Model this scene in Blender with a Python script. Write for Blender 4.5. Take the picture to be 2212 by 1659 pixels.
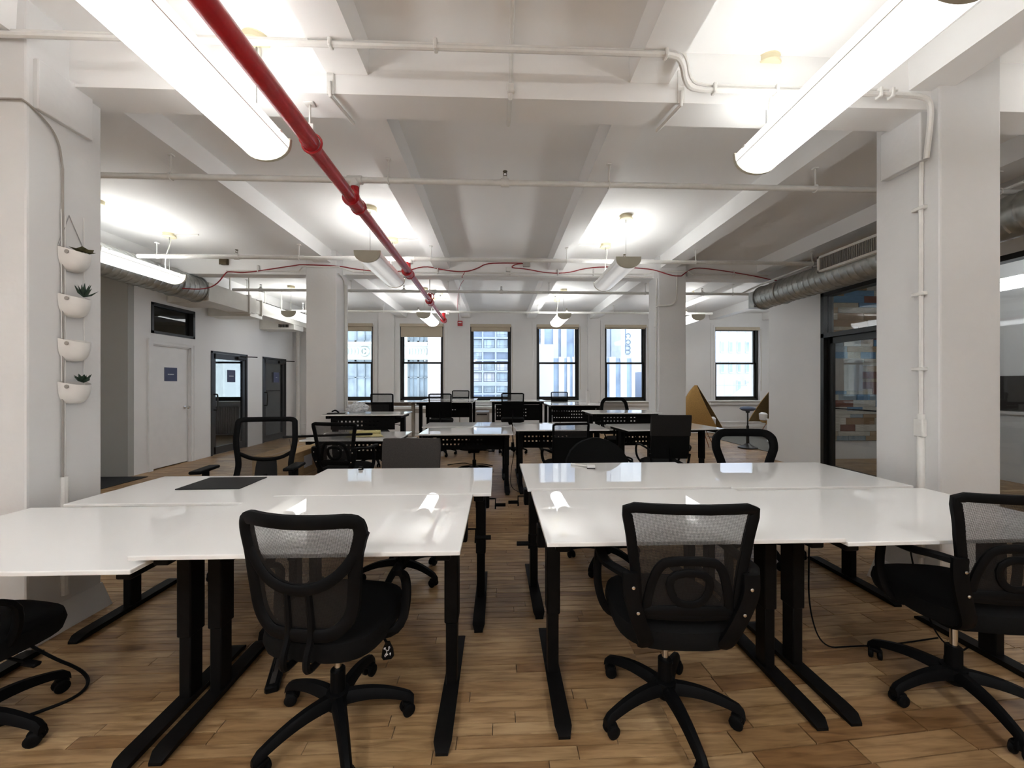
import bpy, bmesh, math, random
from mathutils import Vector, Matrix
random.seed(7)
PI = math.pi
for o in list(bpy.data.objects): bpy.data.objects.remove(o)
scene = bpy.context.scene
COL = scene.collection
# ------------------------------------------------------------------ camera
cam = bpy.data.cameras.new('camera'); cam.sensor_width = 36.0; cam.lens = 831/2212*36
camo = bpy.data.objects.new('camera', cam); COL.objects.link(camo)
camo.location = (0, 0, 1.45); camo.rotation_euler = (PI/2, 0, -math.atan(30/831))
cam.clip_start = 0.05; cam.clip_end = 400
scene.camera = camo
# ------------------------------------------------------------------ world (overcast sky)
W = bpy.data.worlds.new('overcast_sky'); scene.world = W; W.use_nodes = True
bg = W.node_tree.nodes['Background']; bg.inputs[0].default_value = (0.86, 0.93, 1.0, 1); bg.inputs[1].default_value = 0.50
# ------------------------------------------------------------------ exposure
scene.view_settings.view_transform = 'Standard'; scene.view_settings.look = 'None'
scene.view_settings.exposure = 2.8; scene.view_settings.gamma = 1.0
scene.view_settings.use_curve_mapping = False
scene.cycles.use_adaptive_sampling = True; scene.cycles.adaptive_threshold = 0.03; scene.cycles.adaptive_min_samples = 24
scene.cycles.max_bounces = 7; scene.cycles.diffuse_bounces = 4; scene.cycles.glossy_bounces = 3; scene.cycles.transparent_max_bounces = 16; scene.cycles.use_denoising = True; scene.cycles.time_limit = 1050
TUBE = 2.0      # strength of the fluorescent tubes inside the pendants
DIFF = 0.75       # strength of the lit pendant diffusers
# ------------------------------------------------------------------ materials
def mat(name, col, rough=0.5, metal=0.0, var=0.06, nscale=8.0, bump=0.0, bscale=60.0, spec=None, coat=0.0, emit=None, estr=0.0, stretch=None):
    m = bpy.data.materials.new(name); m.use_nodes = True
    nt = m.node_tree; N = nt.nodes; L = nt.links; b = N['Principled BSDF']
    tc = N.new('ShaderNodeTexCoord'); src = tc.outputs['Object']
    if stretch:
        mp = N.new('ShaderNodeMapping'); mp.inputs['Scale'].default_value = stretch; L.new(src, mp.inputs[0]); src = mp.outputs[0]
    nz = N.new('ShaderNodeTexNoise'); nz.inputs['Scale'].default_value = nscale; nz.inputs['Detail'].default_value = 1.5
    L.new(src, nz.inputs['Vector'])
    cr = N.new('ShaderNodeValToRGB')
    cr.color_ramp.elements[0].position = 0.3; cr.color_ramp.elements[1].position = 0.7
    cr.color_ramp.elements[0].color = tuple(c*(1-var) for c in col)+(1,)
    cr.color_ramp.elements[1].color = tuple(min(1, c*(1+var)) for c in col)+(1,)
    L.new(nz.outputs['Fac'], cr.inputs[0]); L.new(cr.outputs[0], b.inputs['Base Color'])
    b.inputs['Roughness'].default_value = rough; b.inputs['Metallic'].default_value = metal
    if spec is not None: b.inputs['Specular IOR Level'].default_value = spec
    if coat: b.inputs['Coat Weight'].default_value = coat; b.inputs['Coat Roughness'].default_value = 0.03
    if bump:
        n2 = N.new('ShaderNodeTexNoise'); n2.inputs['Scale'].default_value = bscale; n2.inputs['Detail'].default_value = 1
        L.new(src, n2.inputs['Vector'])
        bp = N.new('ShaderNodeBump'); bp.inputs['Strength'].default_value = bump; bp.inputs['Distance'].default_value = 0.01
        L.new(n2.outputs['Fac'], bp.inputs['Height']); L.new(bp.outputs[0], b.inputs['Normal'])
    if emit:
        b.inputs['Emission Color'].default_value = emit+(1,); b.inputs['Emission Strength'].default_value = estr
    return m
def glass_mat(name, tint=(1, 1, 1), refl=1.0):
    m = bpy.data.materials.new(name); m.use_nodes = True; nt = m.node_tree; N = nt.nodes; L = nt.links
    N.remove(N['Principled BSDF']); out = N['Material Output']
    tr = N.new('ShaderNodeBsdfTransparent'); tr.inputs[0].default_value = tint+(1,)
    gl = N.new('ShaderNodeBsdfGlossy'); gl.inputs['Roughness'].default_value = 0.02
    fr = N.new('ShaderNodeLayerWeight'); fr.inputs['Blend'].default_value = 0.50
    pw = N.new('ShaderNodeMath'); pw.operation = 'POWER'; pw.inputs[1].default_value = 4.0; L.new(fr.outputs['Facing'], pw.inputs[0])
    mu = N.new('ShaderNodeMath'); mu.operation = 'MULTIPLY_ADD'; mu.inputs[1].default_value = 0.8; mu.inputs[2].default_value = 0.04*refl; mu.use_clamp = True
    mx = N.new('ShaderNodeMixShader')
    L.new(pw.outputs[0], mu.inputs[0]); L.new(mu.outputs[0], mx.inputs[0])
    L.new(tr.outputs[0], mx.inputs[1]); L.new(gl.outputs[0], mx.inputs[2]); L.new(mx.outputs[0], out.inputs[0])
    return m
def weave_mat(name, period, cover, col=(0.005, 0.005, 0.0055)):
    # a real woven net: threads on a fine grid with open holes between
    m = bpy.data.materials.new(name); m.use_nodes = True; nt = m.node_tree; N = nt.nodes; L = nt.links
    b = N['Principled BSDF']; out = N['Material Output']
    b.inputs['Base Color'].default_value = col+(1,); b.inputs['Roughness'].default_value = 0.6
    tc = N.new('ShaderNodeTexCoord'); sp = N.new('ShaderNodeSeparateXYZ'); L.new(tc.outputs['Object'], sp.inputs[0])
    def wv(sock):
        a = N.new('ShaderNodeMath'); a.operation = 'MULTIPLY'; a.inputs[1].default_value = 2*PI/period; L.new(sock, a.inputs[0])
        s = N.new('ShaderNodeMath'); s.operation = 'SINE'; L.new(a.outputs[0], s.inputs[0]); return s.outputs[0]
    p = N.new('ShaderNodeMath'); p.operation = 'MULTIPLY'; L.new(wv(sp.outputs['X']), p.inputs[0]); L.new(wv(sp.outputs['Z']), p.inputs[1])
    ab = N.new('ShaderNodeMath'); ab.operation = 'ABSOLUTE'; L.new(p.outputs[0], ab.inputs[0])
    lt = N.new('ShaderNodeMath'); lt.operation = 'LESS_THAN'; lt.inputs[1].default_value = cover; L.new(ab.outputs[0], lt.inputs[0])
    tr = N.new('ShaderNodeBsdfTransparent'); mx = N.new('ShaderNodeMixShader')
    L.new(lt.outputs[0], mx.inputs[0]); L.new(tr.outputs[0], mx.inputs[1]); L.new(b.outputs[0], mx.inputs[2]); L.new(mx.outputs[0], out.inputs[0])
    return m
def wood_floor_mat(name, per):
    m = bpy.data.materials.new(name); m.use_nodes = True; nt = m.node_tree; N = nt.nodes; L = nt.links; b = N['Principled BSDF']
    if per == 'object':
        r = N.new('ShaderNodeObjectInfo').outputs['Random']
    else:
        r = N.new('ShaderNodeNewGeometry').outputs['Random Per Island']
    geo = N.new('ShaderNodeNewGeometry')
    off = N.new('ShaderNodeCombineXYZ'); k = N.new('ShaderNodeMath'); k.operation = 'MULTIPLY'; k.inputs[1].default_value = 37.0
    L.new(r, k.inputs[0]); L.new(k.outputs[0], off.inputs[2])
    ad = N.new('ShaderNodeVectorMath'); ad.operation = 'ADD'; L.new(geo.outputs['Position'], ad.inputs[0]); L.new(off.outputs[0], ad.inputs[1])
    mp = N.new('ShaderNodeMapping'); mp.inputs['Scale'].default_value = (3.0, 26.0, 1.0); L.new(ad.outputs[0], mp.inputs[0])
    nz = N.new('ShaderNodeTexNoise'); nz.inputs['Scale'].default_value = 1.6; nz.inputs['Detail'].default_value = 4; nz.inputs['Distortion'].default_value = 0.6
    L.new(mp.outputs[0], nz.inputs['Vector'])
    c1 = N.new('ShaderNodeValToRGB'); e = c1.color_ramp.elements
    e[0].position = 0.0; e[0].color = (0.315, 0.175, 0.075, 1); e[1].position = 1.0; e[1].color = (0.57, 0.395, 0.215, 1)
    for p_, c_ in ((0.3, (0.46, 0.298, 0.148, 1)), (0.55, (0.51, 0.342, 0.178, 1)), (0.8, (0.405, 0.245, 0.115, 1))):
        x = e.new(p_); x.color = c_
    L.new(r, c1.inputs[0])
    c2 = N.new('ShaderNodeValToRGB'); e2 = c2.color_ramp.elements
    e2[0].position = 0.30; e2[0].color = (0.46, 0.37, 0.27, 1); e2[1].position = 0.62; e2[1].color = (1.08, 1.08, 1.08, 1)
    L.new(nz.outputs['Fac'], c2.inputs[0])
    mu = N.new('ShaderNodeMix'); mu.data_type = 'RGBA'; mu.blend_type = 'MULTIPLY'; mu.inputs[0].default_value = 0.85
    L.new(c1.outputs[0], mu.inputs[6]); L.new(c2.outputs[0], mu.inputs[7])
    # broad worn / dirty patches
    n3 = N.new('ShaderNodeTexNoise'); n3.inputs['Scale'].default_value = 2.2; n3.inputs['Detail'].default_value = 2; L.new(geo.outputs['Position'], n3.inputs['Vector'])
    c3 = N.new('ShaderNodeValToRGB'); c3.color_ramp.elements[0].position = 0.35; c3.color_ramp.elements[0].color = (0.72, 0.68, 0.62, 1)
    c3.color_ramp.elements[1].position = 0.6; c3.color_ramp.elements[1].color = (1, 1, 1, 1); L.new(n3.outputs['Fac'], c3.inputs[0])
    m2 = N.new('ShaderNodeMix'); m2.data_type = 'RGBA'; m2.blend_type = 'MULTIPLY'; m2.inputs[0].default_value = 0.8
    L.new(mu.outputs[2], m2.inputs[6]); L.new(c3.outputs[0], m2.inputs[7]); L.new(m2.outputs[2], b.inputs['Base Color'])
    rr = N.new('ShaderNodeMapRange'); rr.inputs[3].default_value = 0.26; rr.inputs[4].default_value = 0.48; L.new(n3.outputs['Fac'], rr.inputs[0]); L.new(rr.outputs[0], b.inputs['Roughness'])
    bp = N.new('ShaderNodeBump'); bp.inputs['Strength'].default_value = 0.12; bp.inputs['Distance'].default_value = 0.004
    L.new(nz.outputs['Fac'], bp.inputs['Height']); L.new(bp.outputs[0], b.inputs['Normal'])
    return m
M = {}
M['wall'] = mat('white_wall_paint', (0.83, 0.822, 0.812), 0.6, var=0.015, nscale=1.5)
M['ceil'] = mat('white_ceiling_paint', (0.92, 0.913, 0.90), 0.65, var=0.02, nscale=1.2)
M['grey'] = mat('grey_wall_paint', (0.40, 0.40, 0.375), 0.65, var=0.02, nscale=1.5)
M['trim'] = mat('white_gloss_trim', (0.83, 0.822, 0.812), 0.4, var=0.015)
M['column'] = mat('white_column_plaster', (0.75, 0.742, 0.732), 0.6, var=0.02, nscale=2.0, bump=0.12, bscale=25)
M['top'] = mat('white_glass_desktop', (0.90, 0.895, 0.88), 0.02, var=0.008, nscale=1.0, spec=0.55)
M['topedge'] = M['top']
M['steel'] = mat('black_powder_steel', (0.0060, 0.0055, 0.0052), 0.5, spec=0.1, var=0.15, nscale=30)
M['plastic'] = mat('black_plastic', (0.0042, 0.0042, 0.0045), 0.55, spec=0.1, var=0.12, nscale=20)
M['fabric'] = mat('black_fabric', (0.004, 0.004, 0.004), 0.9, var=0.2, nscale=120, bump=0.3, bscale=900, spec=0.2)
M['greyfab'] = mat('dark_grey_fabric', (0.055, 0.049, 0.045), 0.9, var=0.12, nscale=150, bump=0.3, bscale=800, spec=0.2)
M['darkfab'] = mat('charcoal_fabric', (0.022, 0.020, 0.0185), 0.9, var=0.12, nscale=150, bump=0.3, bscale=800, spec=0.2)
M['mesh'] = weave_mat('black_chair_net', 0.0052, 0.54)
M['meshgrey'] = weave_mat('grey_chair_net', 0.0055, 0.36, (0.02, 0.02, 0.021))
M['chrome'] = mat('chrome', (0.75, 0.74, 0.72), 0.18, 1.0, var=0.03)
M['galv'] = mat('galvanised_duct_steel', (0.42, 0.43, 0.41), 0.42, 0.85, var=0.15, nscale=14, bump=0.1, bscale=40)
M['red'] = mat('red_pipe_enamel', (0.50, 0.012, 0.018), 0.33, var=0.12, nscale=12, bump=0.15, bscale=40, coat=0.3)
M['redcable'] = mat('red_alarm_cable', (0.30, 0.02, 0.025), 0.5, var=0.1)
M['pipe'] = mat('white_painted_pipe', (0.78, 0.765, 0.73), 0.4, var=0.03, nscale=20, bump=0.15, bscale=60)
M['brass'] = mat('dark_brass', (0.10, 0.075, 0.04), 0.4, 0.6, var=0.1)
M['cream'] = mat('cream_plastic', (0.83, 0.75, 0.52), 0.5, var=0.03)
M['lampwhite'] = mat('white_lamp_metal', (0.80, 0.78, 0.72), 0.4, var=0.03)
M['lampcap'] = mat('lamp_end_cap', (0.55, 0.52, 0.42), 0.5, var=0.04)
M['wire'] = mat('grey_wire', (0.35, 0.35, 0.34), 0.4, 0.5)
M['blackmetal'] = mat('black_window_metal', (0.012, 0.011, 0.0095), 0.4, var=0.1, nscale=20)
M['darkglassframe'] = mat('dark_grey_door_metal', (0.028, 0.029, 0.031), 0.35, var=0.08, nscale=20)
M['shade'] = mat('beige_roller_shade', (0.60, 0.52, 0.40), 0.85, var=0.05, nscale=60, bump=0.1, bscale=500)
M['glass'] = glass_mat('window_glass', (0.97, 0.98, 0.98), 0.8)
M['doorglass'] = glass_mat('door_glass', (0.90, 0.92, 0.93), 1.0)
M['officeglass'] = glass_mat('tinted_office_glass', (0.70, 0.72, 0.74), 1.2)
M['darkglass'] = glass_mat('dark_transom_glass', (0.35, 0.37, 0.36), 1.6)
M['sign'] = mat('navy_sign', (0.055, 0.065, 0.14), 0.5, var=0.08, nscale=10)
M['print'] = mat('white_print', (0.75, 0.76, 0.80), 0.6, var=0.02)
M['bowl'] = mat('white_ceramic', (0.80, 0.77, 0.73), 0.35, var=0.03, nscale=15)
M['succ'] = mat('dark_green_succulent', (0.022, 0.05, 0.03), 0.55, var=0.3, nscale=40)
M['succ2'] = mat('olive_dry_leaf', (0.12, 0.115, 0.05), 0.6, var=0.3, nscale=40)
M['card'] = mat('cardboard', (0.47, 0.32, 0.165), 0.85, var=0.1, nscale=12, stretch=(1, 1, 6))
M['tape'] = mat('brown_packing_tape', (0.36, 0.22, 0.10), 0.35, var=0.05)
M['rattan'] = mat('tan_woven_felt', (0.42, 0.235, 0.065), 0.85, var=0.22, nscale=60, bump=0.6, bscale=120, stretch=(1, 1, 3))
M['rattan2'] = mat('brown_felt_lining', (0.16, 0.105, 0.04), 0.9, var=0.2, nscale=60, bump=0.5, bscale=120)
M['blueseat'] = mat('blue_grey_seat', (0.075, 0.10, 0.17), 0.55, var=0.1)
M['copper'] = mat('copper_wire_legs', (0.35, 0.14, 0.07), 0.4, 0.5)
M['paper'] = mat('yellow_tracing_paper', (0.62, 0.55, 0.26), 0.6, var=0.06, nscale=20)
M['bag'] = mat('crinkled_clear_plastic', (0.62, 0.64, 0.66), 0.25, var=0.15, nscale=30, bump=0.8, bscale=40)
M['pad'] = mat('black_rubber_mat', (0.010, 0.010, 0.0105), 0.75, var=0.2, nscale=200)
M['rubber'] = mat('grey_carpet', (0.19, 0.185, 0.17), 0.95, var=0.15, nscale=90, bump=0.5, bscale=300, spec=0.1)
M['carpet'] = mat('dark_carpet', (0.05, 0.052, 0.055), 0.95, var=0.2, nscale=90, bump=0.5, bscale=300, spec=0.1)
M['subfloor'] = mat('dark_subfloor', (0.07, 0.04, 0.02), 0.8, var=0.2, nscale=10)
M['plank'] = wood_floor_mat('maple_plank', 'object')
M['plankfar'] = wood_floor_mat('maple_plank_field', 'island')
M['filing'] = mat('grey_steel_cabinet', (0.36, 0.33, 0.30), 0.5, var=0.05)
M['almond'] = mat('almond_desk_legs', (0.56, 0.50, 0.43), 0.55, var=0.05)
M['radiator'] = mat('brown_radiator', (0.075, 0.055, 0.045), 0.5, var=0.15, nscale=20)
M['lampon'] = mat('lit_white_diffuser', (0.8, 0.8, 0.78), 0.45, var=0.02, emit=(1.0, 0.995, 0.975), estr=DIFF)
M['lampdim'] = mat('softly_lit_diffuser', (0.78, 0.78, 0.76), 0.35, var=0.02, emit=(1.0, 0.98, 0.95), estr=DIFF*0.09)
M['lampback'] = mat('bright_white_diffuser', (0.8, 0.8, 0.8), 0.45, var=0.02, emit=(0.98, 0.99, 1.0), estr=DIFF*1.1)
def banded(m):
    # the two tubes inside show as brighter bands along the diffuser
    nt = m.node_tree; N = nt.nodes; L = nt.links; b = N['Principled BSDF']; k = b.inputs['Emission Strength'].default_value
    tc = N.new('ShaderNodeTexCoord'); sp = N.new('ShaderNodeSeparateXYZ'); L.new(tc.outputs['Object'], sp.inputs[0])
    ab = N.new('ShaderNodeMath'); ab.operation = 'ABSOLUTE'; L.new(sp.outputs['X'], ab.inputs[0])
    mr = N.new('ShaderNodeValToRGB'); e = mr.color_ramp.elements; mr.color_ramp.interpolation = 'EASE'
    e[0].position = 0.0; e[0].color = (0.75, 0.75, 0.75, 1); e[1].position = 0.15; e[1].color = (0.22, 0.22, 0.22, 1)
    for p_, v_ in ((0.055, 1.0), (0.08, 0.95), (0.12, 0.42)): x = e.new(p_); x.color = (v_, v_, v_, 1)
    L.new(ab.outputs[0], mr.inputs[0])
    mu = N.new('ShaderNodeMath'); mu.operation = 'MULTIPLY'; mu.inputs[1].default_value = k; L.new(mr.outputs[0], mu.inputs[0]); L.new(mu.outputs[0], b.inputs['Emission Strength'])
for k_ in ('lampon', 'lampdim'): banded(M[k_])
M['lampout'] = mat('added_fill_diffuser', (0.8, 0.8, 0.78), 0.45, var=0.02, emit=(0.955, 0.98, 1.0), estr=5.5)  # stronger glow for the added, unseen fill pendants
M['tubeout'] = mat('added_fill_tube', (0.8, 0.8, 0.78), 0.45, var=0.02, emit=(0.955, 0.98, 1.0), estr=8.0)  # tubes of the added, unseen fill pendants
M['tubefar'] = mat('bright_fluorescent_tube', (0.8, 0.8, 0.8), 0.5, var=0.01, emit=(0.96, 0.98, 1.0), estr=TUBE*1.9)
M['tube'] = mat('lit_fluorescent_tube', (0.8, 0.8, 0.8), 0.5, var=0.01, emit=(0.96, 0.98, 1.0), estr=TUBE)
# facades outside, haze painted in as pale colours
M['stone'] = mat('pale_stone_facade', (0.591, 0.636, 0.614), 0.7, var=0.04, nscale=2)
M['stone2'] = mat('pale_stone_carving', (0.488, 0.546, 0.540), 0.7, var=0.04, nscale=2)  # slightly darker stone for the carved leaves and rosette
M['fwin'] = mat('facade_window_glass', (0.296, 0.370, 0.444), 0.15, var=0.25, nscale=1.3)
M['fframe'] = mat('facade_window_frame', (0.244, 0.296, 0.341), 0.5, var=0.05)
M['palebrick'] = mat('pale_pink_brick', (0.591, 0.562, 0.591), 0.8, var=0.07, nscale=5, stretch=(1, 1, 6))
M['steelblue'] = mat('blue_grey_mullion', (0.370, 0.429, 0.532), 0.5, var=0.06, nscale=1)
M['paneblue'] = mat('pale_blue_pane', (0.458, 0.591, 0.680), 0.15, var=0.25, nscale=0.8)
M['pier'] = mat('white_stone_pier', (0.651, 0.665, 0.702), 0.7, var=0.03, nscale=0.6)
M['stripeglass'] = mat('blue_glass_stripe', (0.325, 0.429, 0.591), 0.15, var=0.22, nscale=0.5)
M['hazebrick'] = mat('haze_tinted_brick', (0.488, 0.532, 0.636), 0.8, var=0.05, nscale=1.0)  # distance haze put into the brick's colour
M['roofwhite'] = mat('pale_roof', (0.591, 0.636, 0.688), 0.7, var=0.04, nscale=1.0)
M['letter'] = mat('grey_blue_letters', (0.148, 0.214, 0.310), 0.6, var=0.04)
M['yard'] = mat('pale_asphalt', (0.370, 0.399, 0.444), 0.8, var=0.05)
for i, c in enumerate([(0.13, 0.25, 0.40), (0.30, 0.19, 0.10), (0.19, 0.075, 0.05), (0.56, 0.53, 0.47), (0.42, 0.31, 0.20), (0.28, 0.34, 0.38), (0.48, 0.42, 0.33)]):
    M['rec%d' % i] = mat('reclaimed_board_%d' % i, c, 0.7, var=0.35, nscale=6, bump=0.2, bscale=30, stretch=(1, 1, 8))
# ------------------------------------------------------------------ mesh helpers
_rb = {}
class MB:
    def __init__(s): s.v = []; s.f = []; s.flat = []
    def add(s, v, f, m=None):
        o = len(s.v)
        s.v += [tuple(m @ Vector(p)) for p in v] if m is not None else [tuple(p) for p in v]
        s.f += [[i+o for i in q] for q in f]; return s
    def box(s, x0, x1, y0, y1, z0, z1, m=None):
        v = [(x0, y0, z0), (x1, y0, z0), (x1, y1, z0), (x0, y1, z0), (x0, y0, z1), (x1, y0, z1), (x1, y1, z1), (x0, y1, z1)]
        return s.add(v, [(3, 2, 1, 0), (4, 5, 6, 7), (0, 1, 5, 4), (1, 2, 6, 5), (2, 3, 7, 6), (3, 0, 4, 7)], m)
    def rbox(s, x0, x1, y0, y1, z0, z1, r=0.01, seg=2, m=None):
        b = bmesh.new(); bmesh.ops.create_cube(b, size=1)
        for p in b.verts: p.co = Vector(((x0+x1)/2+p.co.x*(x1-x0), (y0+y1)/2+p.co.y*(y1-y0), (z0+z1)/2+p.co.z*(z1-z0)))
        r = min(r, 0.49*min(x1-x0, y1-y0, z1-z0))
        bmesh.ops.bevel(b, geom=list(b.edges), offset=r, segments=seg, profile=0.5, affect='EDGES')
        b.verts.index_update(); b.normal_update(); o = len(s.f)
        s.flat += [o+i for i, f in enumerate(b.faces) if max(abs(c) for c in f.normal) > 0.999]
        s.add([p.co[:] for p in b.verts], [[q.index for q in f.verts] for f in b.faces], m); b.free(); return s
    def tube(s, pts, r, n=8, closed=False, cap=True):
        P = [Vector(p) for p in pts]; k = len(P)
        R = r if isinstance(r, (list, tuple)) else [r]*k
        T = []
        for i in range(k):
            a = P[(i-1) % k] if (closed or i > 0) else P[i]; b = P[(i+1) % k] if (closed or i < k-1) else P[i]
            t = b-a; T.append(t.normalized() if t.length > 1e-9 else Vector((0, 0, 1)))
        u = Vector((0, 0, 1)) if abs(T[0].z) < 0.9 else Vector((1, 0, 0))
        rings = []; o = len(s.v)
        for i in range(k):
            u = (u - T[i]*u.dot(T[i])); u = u.normalized() if u.length > 1e-6 else T[i].orthogonal().normalized()
            w = T[i].cross(u)
            for j in range(n):
                a = 2*PI*j/n; s.v.append(tuple(P[i]+(u*math.cos(a)+w*math.sin(a))*R[i]))
        for i in range(k if closed else k-1):
            for j in range(n):
                a, b = o+i*n, o+((i+1) % k)*n
                s.f.append([a+j, a+(j+1) % n, b+(j+1) % n, b+j])
        if cap and not closed:
            s.f.append([o+j for j in range(n)][::-1]); s.f.append([o+(k-1)*n+j for j in range(n)])
        return s
    def sweep(s, pts, rx, ry, nrm, closed=True, n=8):
        # elliptic section swept along a path; rx in the plane, ry along the plane normal
        P = [Vector(p) for p in pts]; k = len(P); o = len(s.v); nv = Vector(nrm)
        for i in range(k):
            a = P[(i-1) % k] if (closed or i > 0) else P[i]; b = P[(i+1) % k] if (closed or i < k-1) else P[i]
            t = (b-a).normalized(); sd = t.cross(nv).normalized(); nn = sd.cross(t).normalized()
            x = rx[i] if isinstance(rx, list) else rx
            for j in range(n):
                q = 2*PI*(j+0.5)/n; c, d = math.cos(q), math.sin(q)
                c = math.copysign(abs(c)**0.6, c); d = math.copysign(abs(d)**0.6, d)
                s.v.append(tuple(P[i]+sd*(x*c)+nn*(ry*d)))
        for i in range(k if closed else k-1):
            for j in range(n):
                a, b = o+i*n, o+((i+1) % k)*n
                s.f.append([a+j, a+(j+1) % n, b+(j+1) % n, b+j])
        if not closed:
            s.f.append([o+j for j in range(n)][::-1]); s.f.append([o+(k-1)*n+j for j in range(n)])
        return s
    def lathe(s, prof, n=20, m=None, sx=1.0, sy=1.0, cap=True, se=2.0):
        v = []; f = []
        for (r, z) in prof:
            for j in range(n):
                a = 2*PI*j/n; c, d = math.cos(a), math.sin(a)
                if se != 2.0: c = math.copysign(abs(c)**(2/se), c); d = math.copysign(abs(d)**(2/se), d)
                v.append((r*c*sx, r*d*sy, z))
        for i in range(len(prof)-1):
            for j in range(n): f.append([i*n+j, i*n+(j+1) % n, (i+1)*n+(j+1) % n, (i+1)*n+j])
        if cap: f.append([j for j in range(n)][::-1]); f.append([(len(prof)-1)*n+j for j in range(n)])
        return s.add(v, f, m)
    def prism(s, poly, y0, y1, m=None):       # poly in xz, extruded along y
        n = len(poly); v = [(x, y0, z) for x, z in poly]+[(x, y1, z) for x, z in poly]
        f = [list(range(n)), list(range(n, 2*n))[::-1]]+[[i, i+n, (i+1) % n+n, (i+1) % n] for i in range(n)]
        return s.add(v, f, m)
    def mesh(s, name, m, smooth=35):
        me = bpy.data.meshes.new(name); me.from_pydata(s.v, [], s.f); me.update()
        bm = bmesh.new(); bm.from_mesh(me); bmesh.ops.recalc_face_normals(bm, faces=list(bm.faces)); bm.to_mesh(me); bm.free()
        me.materials.append(m)
        if smooth:
            for p in me.polygons: p.use_smooth = True
            me.set_sharp_from_angle(angle=math.radians(smooth))
            for i in s.flat: me.polygons[i].use_smooth = False
            me.update()
        return me
    def build(s, name, m, parent=None, loc=(0, 0, 0), rot=(0, 0, 0), smooth=35):
        return inst(name, s.mesh(name, m, smooth), parent, loc, rot)
def inst(name, me, parent=None, loc=(0, 0, 0), rot=(0, 0, 0), scale=None):
    o = bpy.data.objects.new(name, me); COL.objects.link(o); o.location = loc; o.rotation_euler = rot
    if scale: o.scale = scale
    if parent: o.parent = parent
    return o
def tag(o, label, cat=None, group=None, kind=None):
    o['label'] = label
    if cat: o['category'] = cat
    if group: o['group'] = group
    if kind: o['kind'] = kind
    return o
def thing(name, label, cat, loc=(0, 0, 0), rz=0, group=None, kind=None):
    o = bpy.data.objects.new(name, None); COL.objects.link(o); o.location = loc; o.rotation_euler = (0, 0, rz)
    o.empty_display_size = 0.1
    return tag(o, label, cat, group, kind)
def struct(name, b, m, label=None, smooth=35):
    o = b.build(name, m, smooth=smooth); o['kind'] = 'structure'
    if label: o['label'] = label
    return o
def chaikin(p, n=2, closed=True):
    p = [Vector(q) for q in p]
    for _ in range(n):
        q = []; k = len(p)
        if closed:
            for i in range(k): a, b = p[i], p[(i+1) % k]; q += [a*0.75+b*0.25, a*0.25+b*0.75]
        else:
            q = [p[0]]
            for i in range(k-1): a, b = p[i], p[i+1]; q += [a*0.75+b*0.25, a*0.25+b*0.75]
            q.append(p[-1])
        p = q
    return p
def curve3(p, n=3): return chaikin(p, n, False)
_mc = {}
def shared(key, fn):
    if key not in _mc: _mc[key] = fn()
    return _mc[key]
# ================================================================== STRUCTURE
CZ = 3.56     # ceiling slab
GZ = 3.24     # girder underside
JZ = 3.36     # joist underside
BW = 11.2     # back wall
LW = -5.76    # left wall
# ---- floor
floor = struct('floor', MB().box(-9.2, 8.6, -4.2, 11.4, -0.12, -0.012), M['subfloor'], 'maple strip floor')
pk = MB().rbox(-0.5, 0.5, -0.5, 0.5, -0.5, 0.5, 0.012, 1).mesh('plank', M['plank'], 20)
planks = []
XB = 0.735
y = 1.02-0.057*12; w = 0.057
while y < 11.2:
    x = -5.9 - random.random()*0.9
    while x < XB:
        L_ = random.choice((0.45, 0.6, 0.75, 0.95, 1.2))*random.uniform(0.9, 1.1); x1 = min(x+L_, XB)
        if XB-x1 < 0.18: x1 = XB
        planks.append(((x+x1)/2, y+w/2, x1-x-0.003, w-0.003, 0.0)); x = x1
    y += w
ang = math.radians(4.5); w = 0.096; ca, sa = math.cos(ang), math.sin(ang); r = 0
v = -1.0
while v < 11.6:
    u0 = XB*ca + (v*ca)*0 + 0.0
    # row start so that the left end lies on the seam X = XB
    u0 = (XB + v*sa)/ca
    u = u0; first = True
    while True:
        L_ = random.uniform(0.30, 0.52)
        if first: L_ *= random.uniform(0.4, 1.0); first = False
        cx_, cy_ = (u+L_/2), v+w/2
        X_ = cx_*ca - cy_*sa; Y_ = cx_*sa + cy_*ca
        if X_ > 8.3: break
        if 0.30 < Y_ < 11.15: planks.append((X_, Y_, L_-0.005, w-0.0045, ang))
        u += L_
    v += w
def seen(p):
    X_, Y_ = p[0], p[1]
    return abs(X_-0.036*Y_) < 1.36*Y_+p[2]*0.4 and Y_ > 1.40
planks.sort(key=lambda p: (0 if seen(p) else 1, p[1]**2/(p[2]*p[3])**0.5 if p[1] > 0 else 99))
for (X_, Y_, a, b_, an) in planks[:300]:
    inst('plank', pk, floor, (X_, Y_, -0.009+random.uniform(-0.0006, 0.0006)), (0, 0, an), (a, b_, 0.018))
pf = MB()
for (X_, Y_, a, b_, an) in planks[300:]:
    m_ = Matrix.Translation((X_, Y_, -0.009)) @ Matrix.Rotation(an, 4, 'Z')
    pf.box(-a/2, a/2, -b_/2, b_/2, -0.009, 0.009, m_)
pf.box(-9.2, 8.6, -4.2, 0.45, -0.018, -0.004); pf.box(-9.2, -5.7, 0.4, 6.2, -0.018, -0.002); pf.box(-9.2, -5.7, 6.3, 11.2, -0.018, -0.002)
o = pf.build('plank_field', M['plankfar'], floor, smooth=0); o['kind'] = 'stuff'
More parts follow.
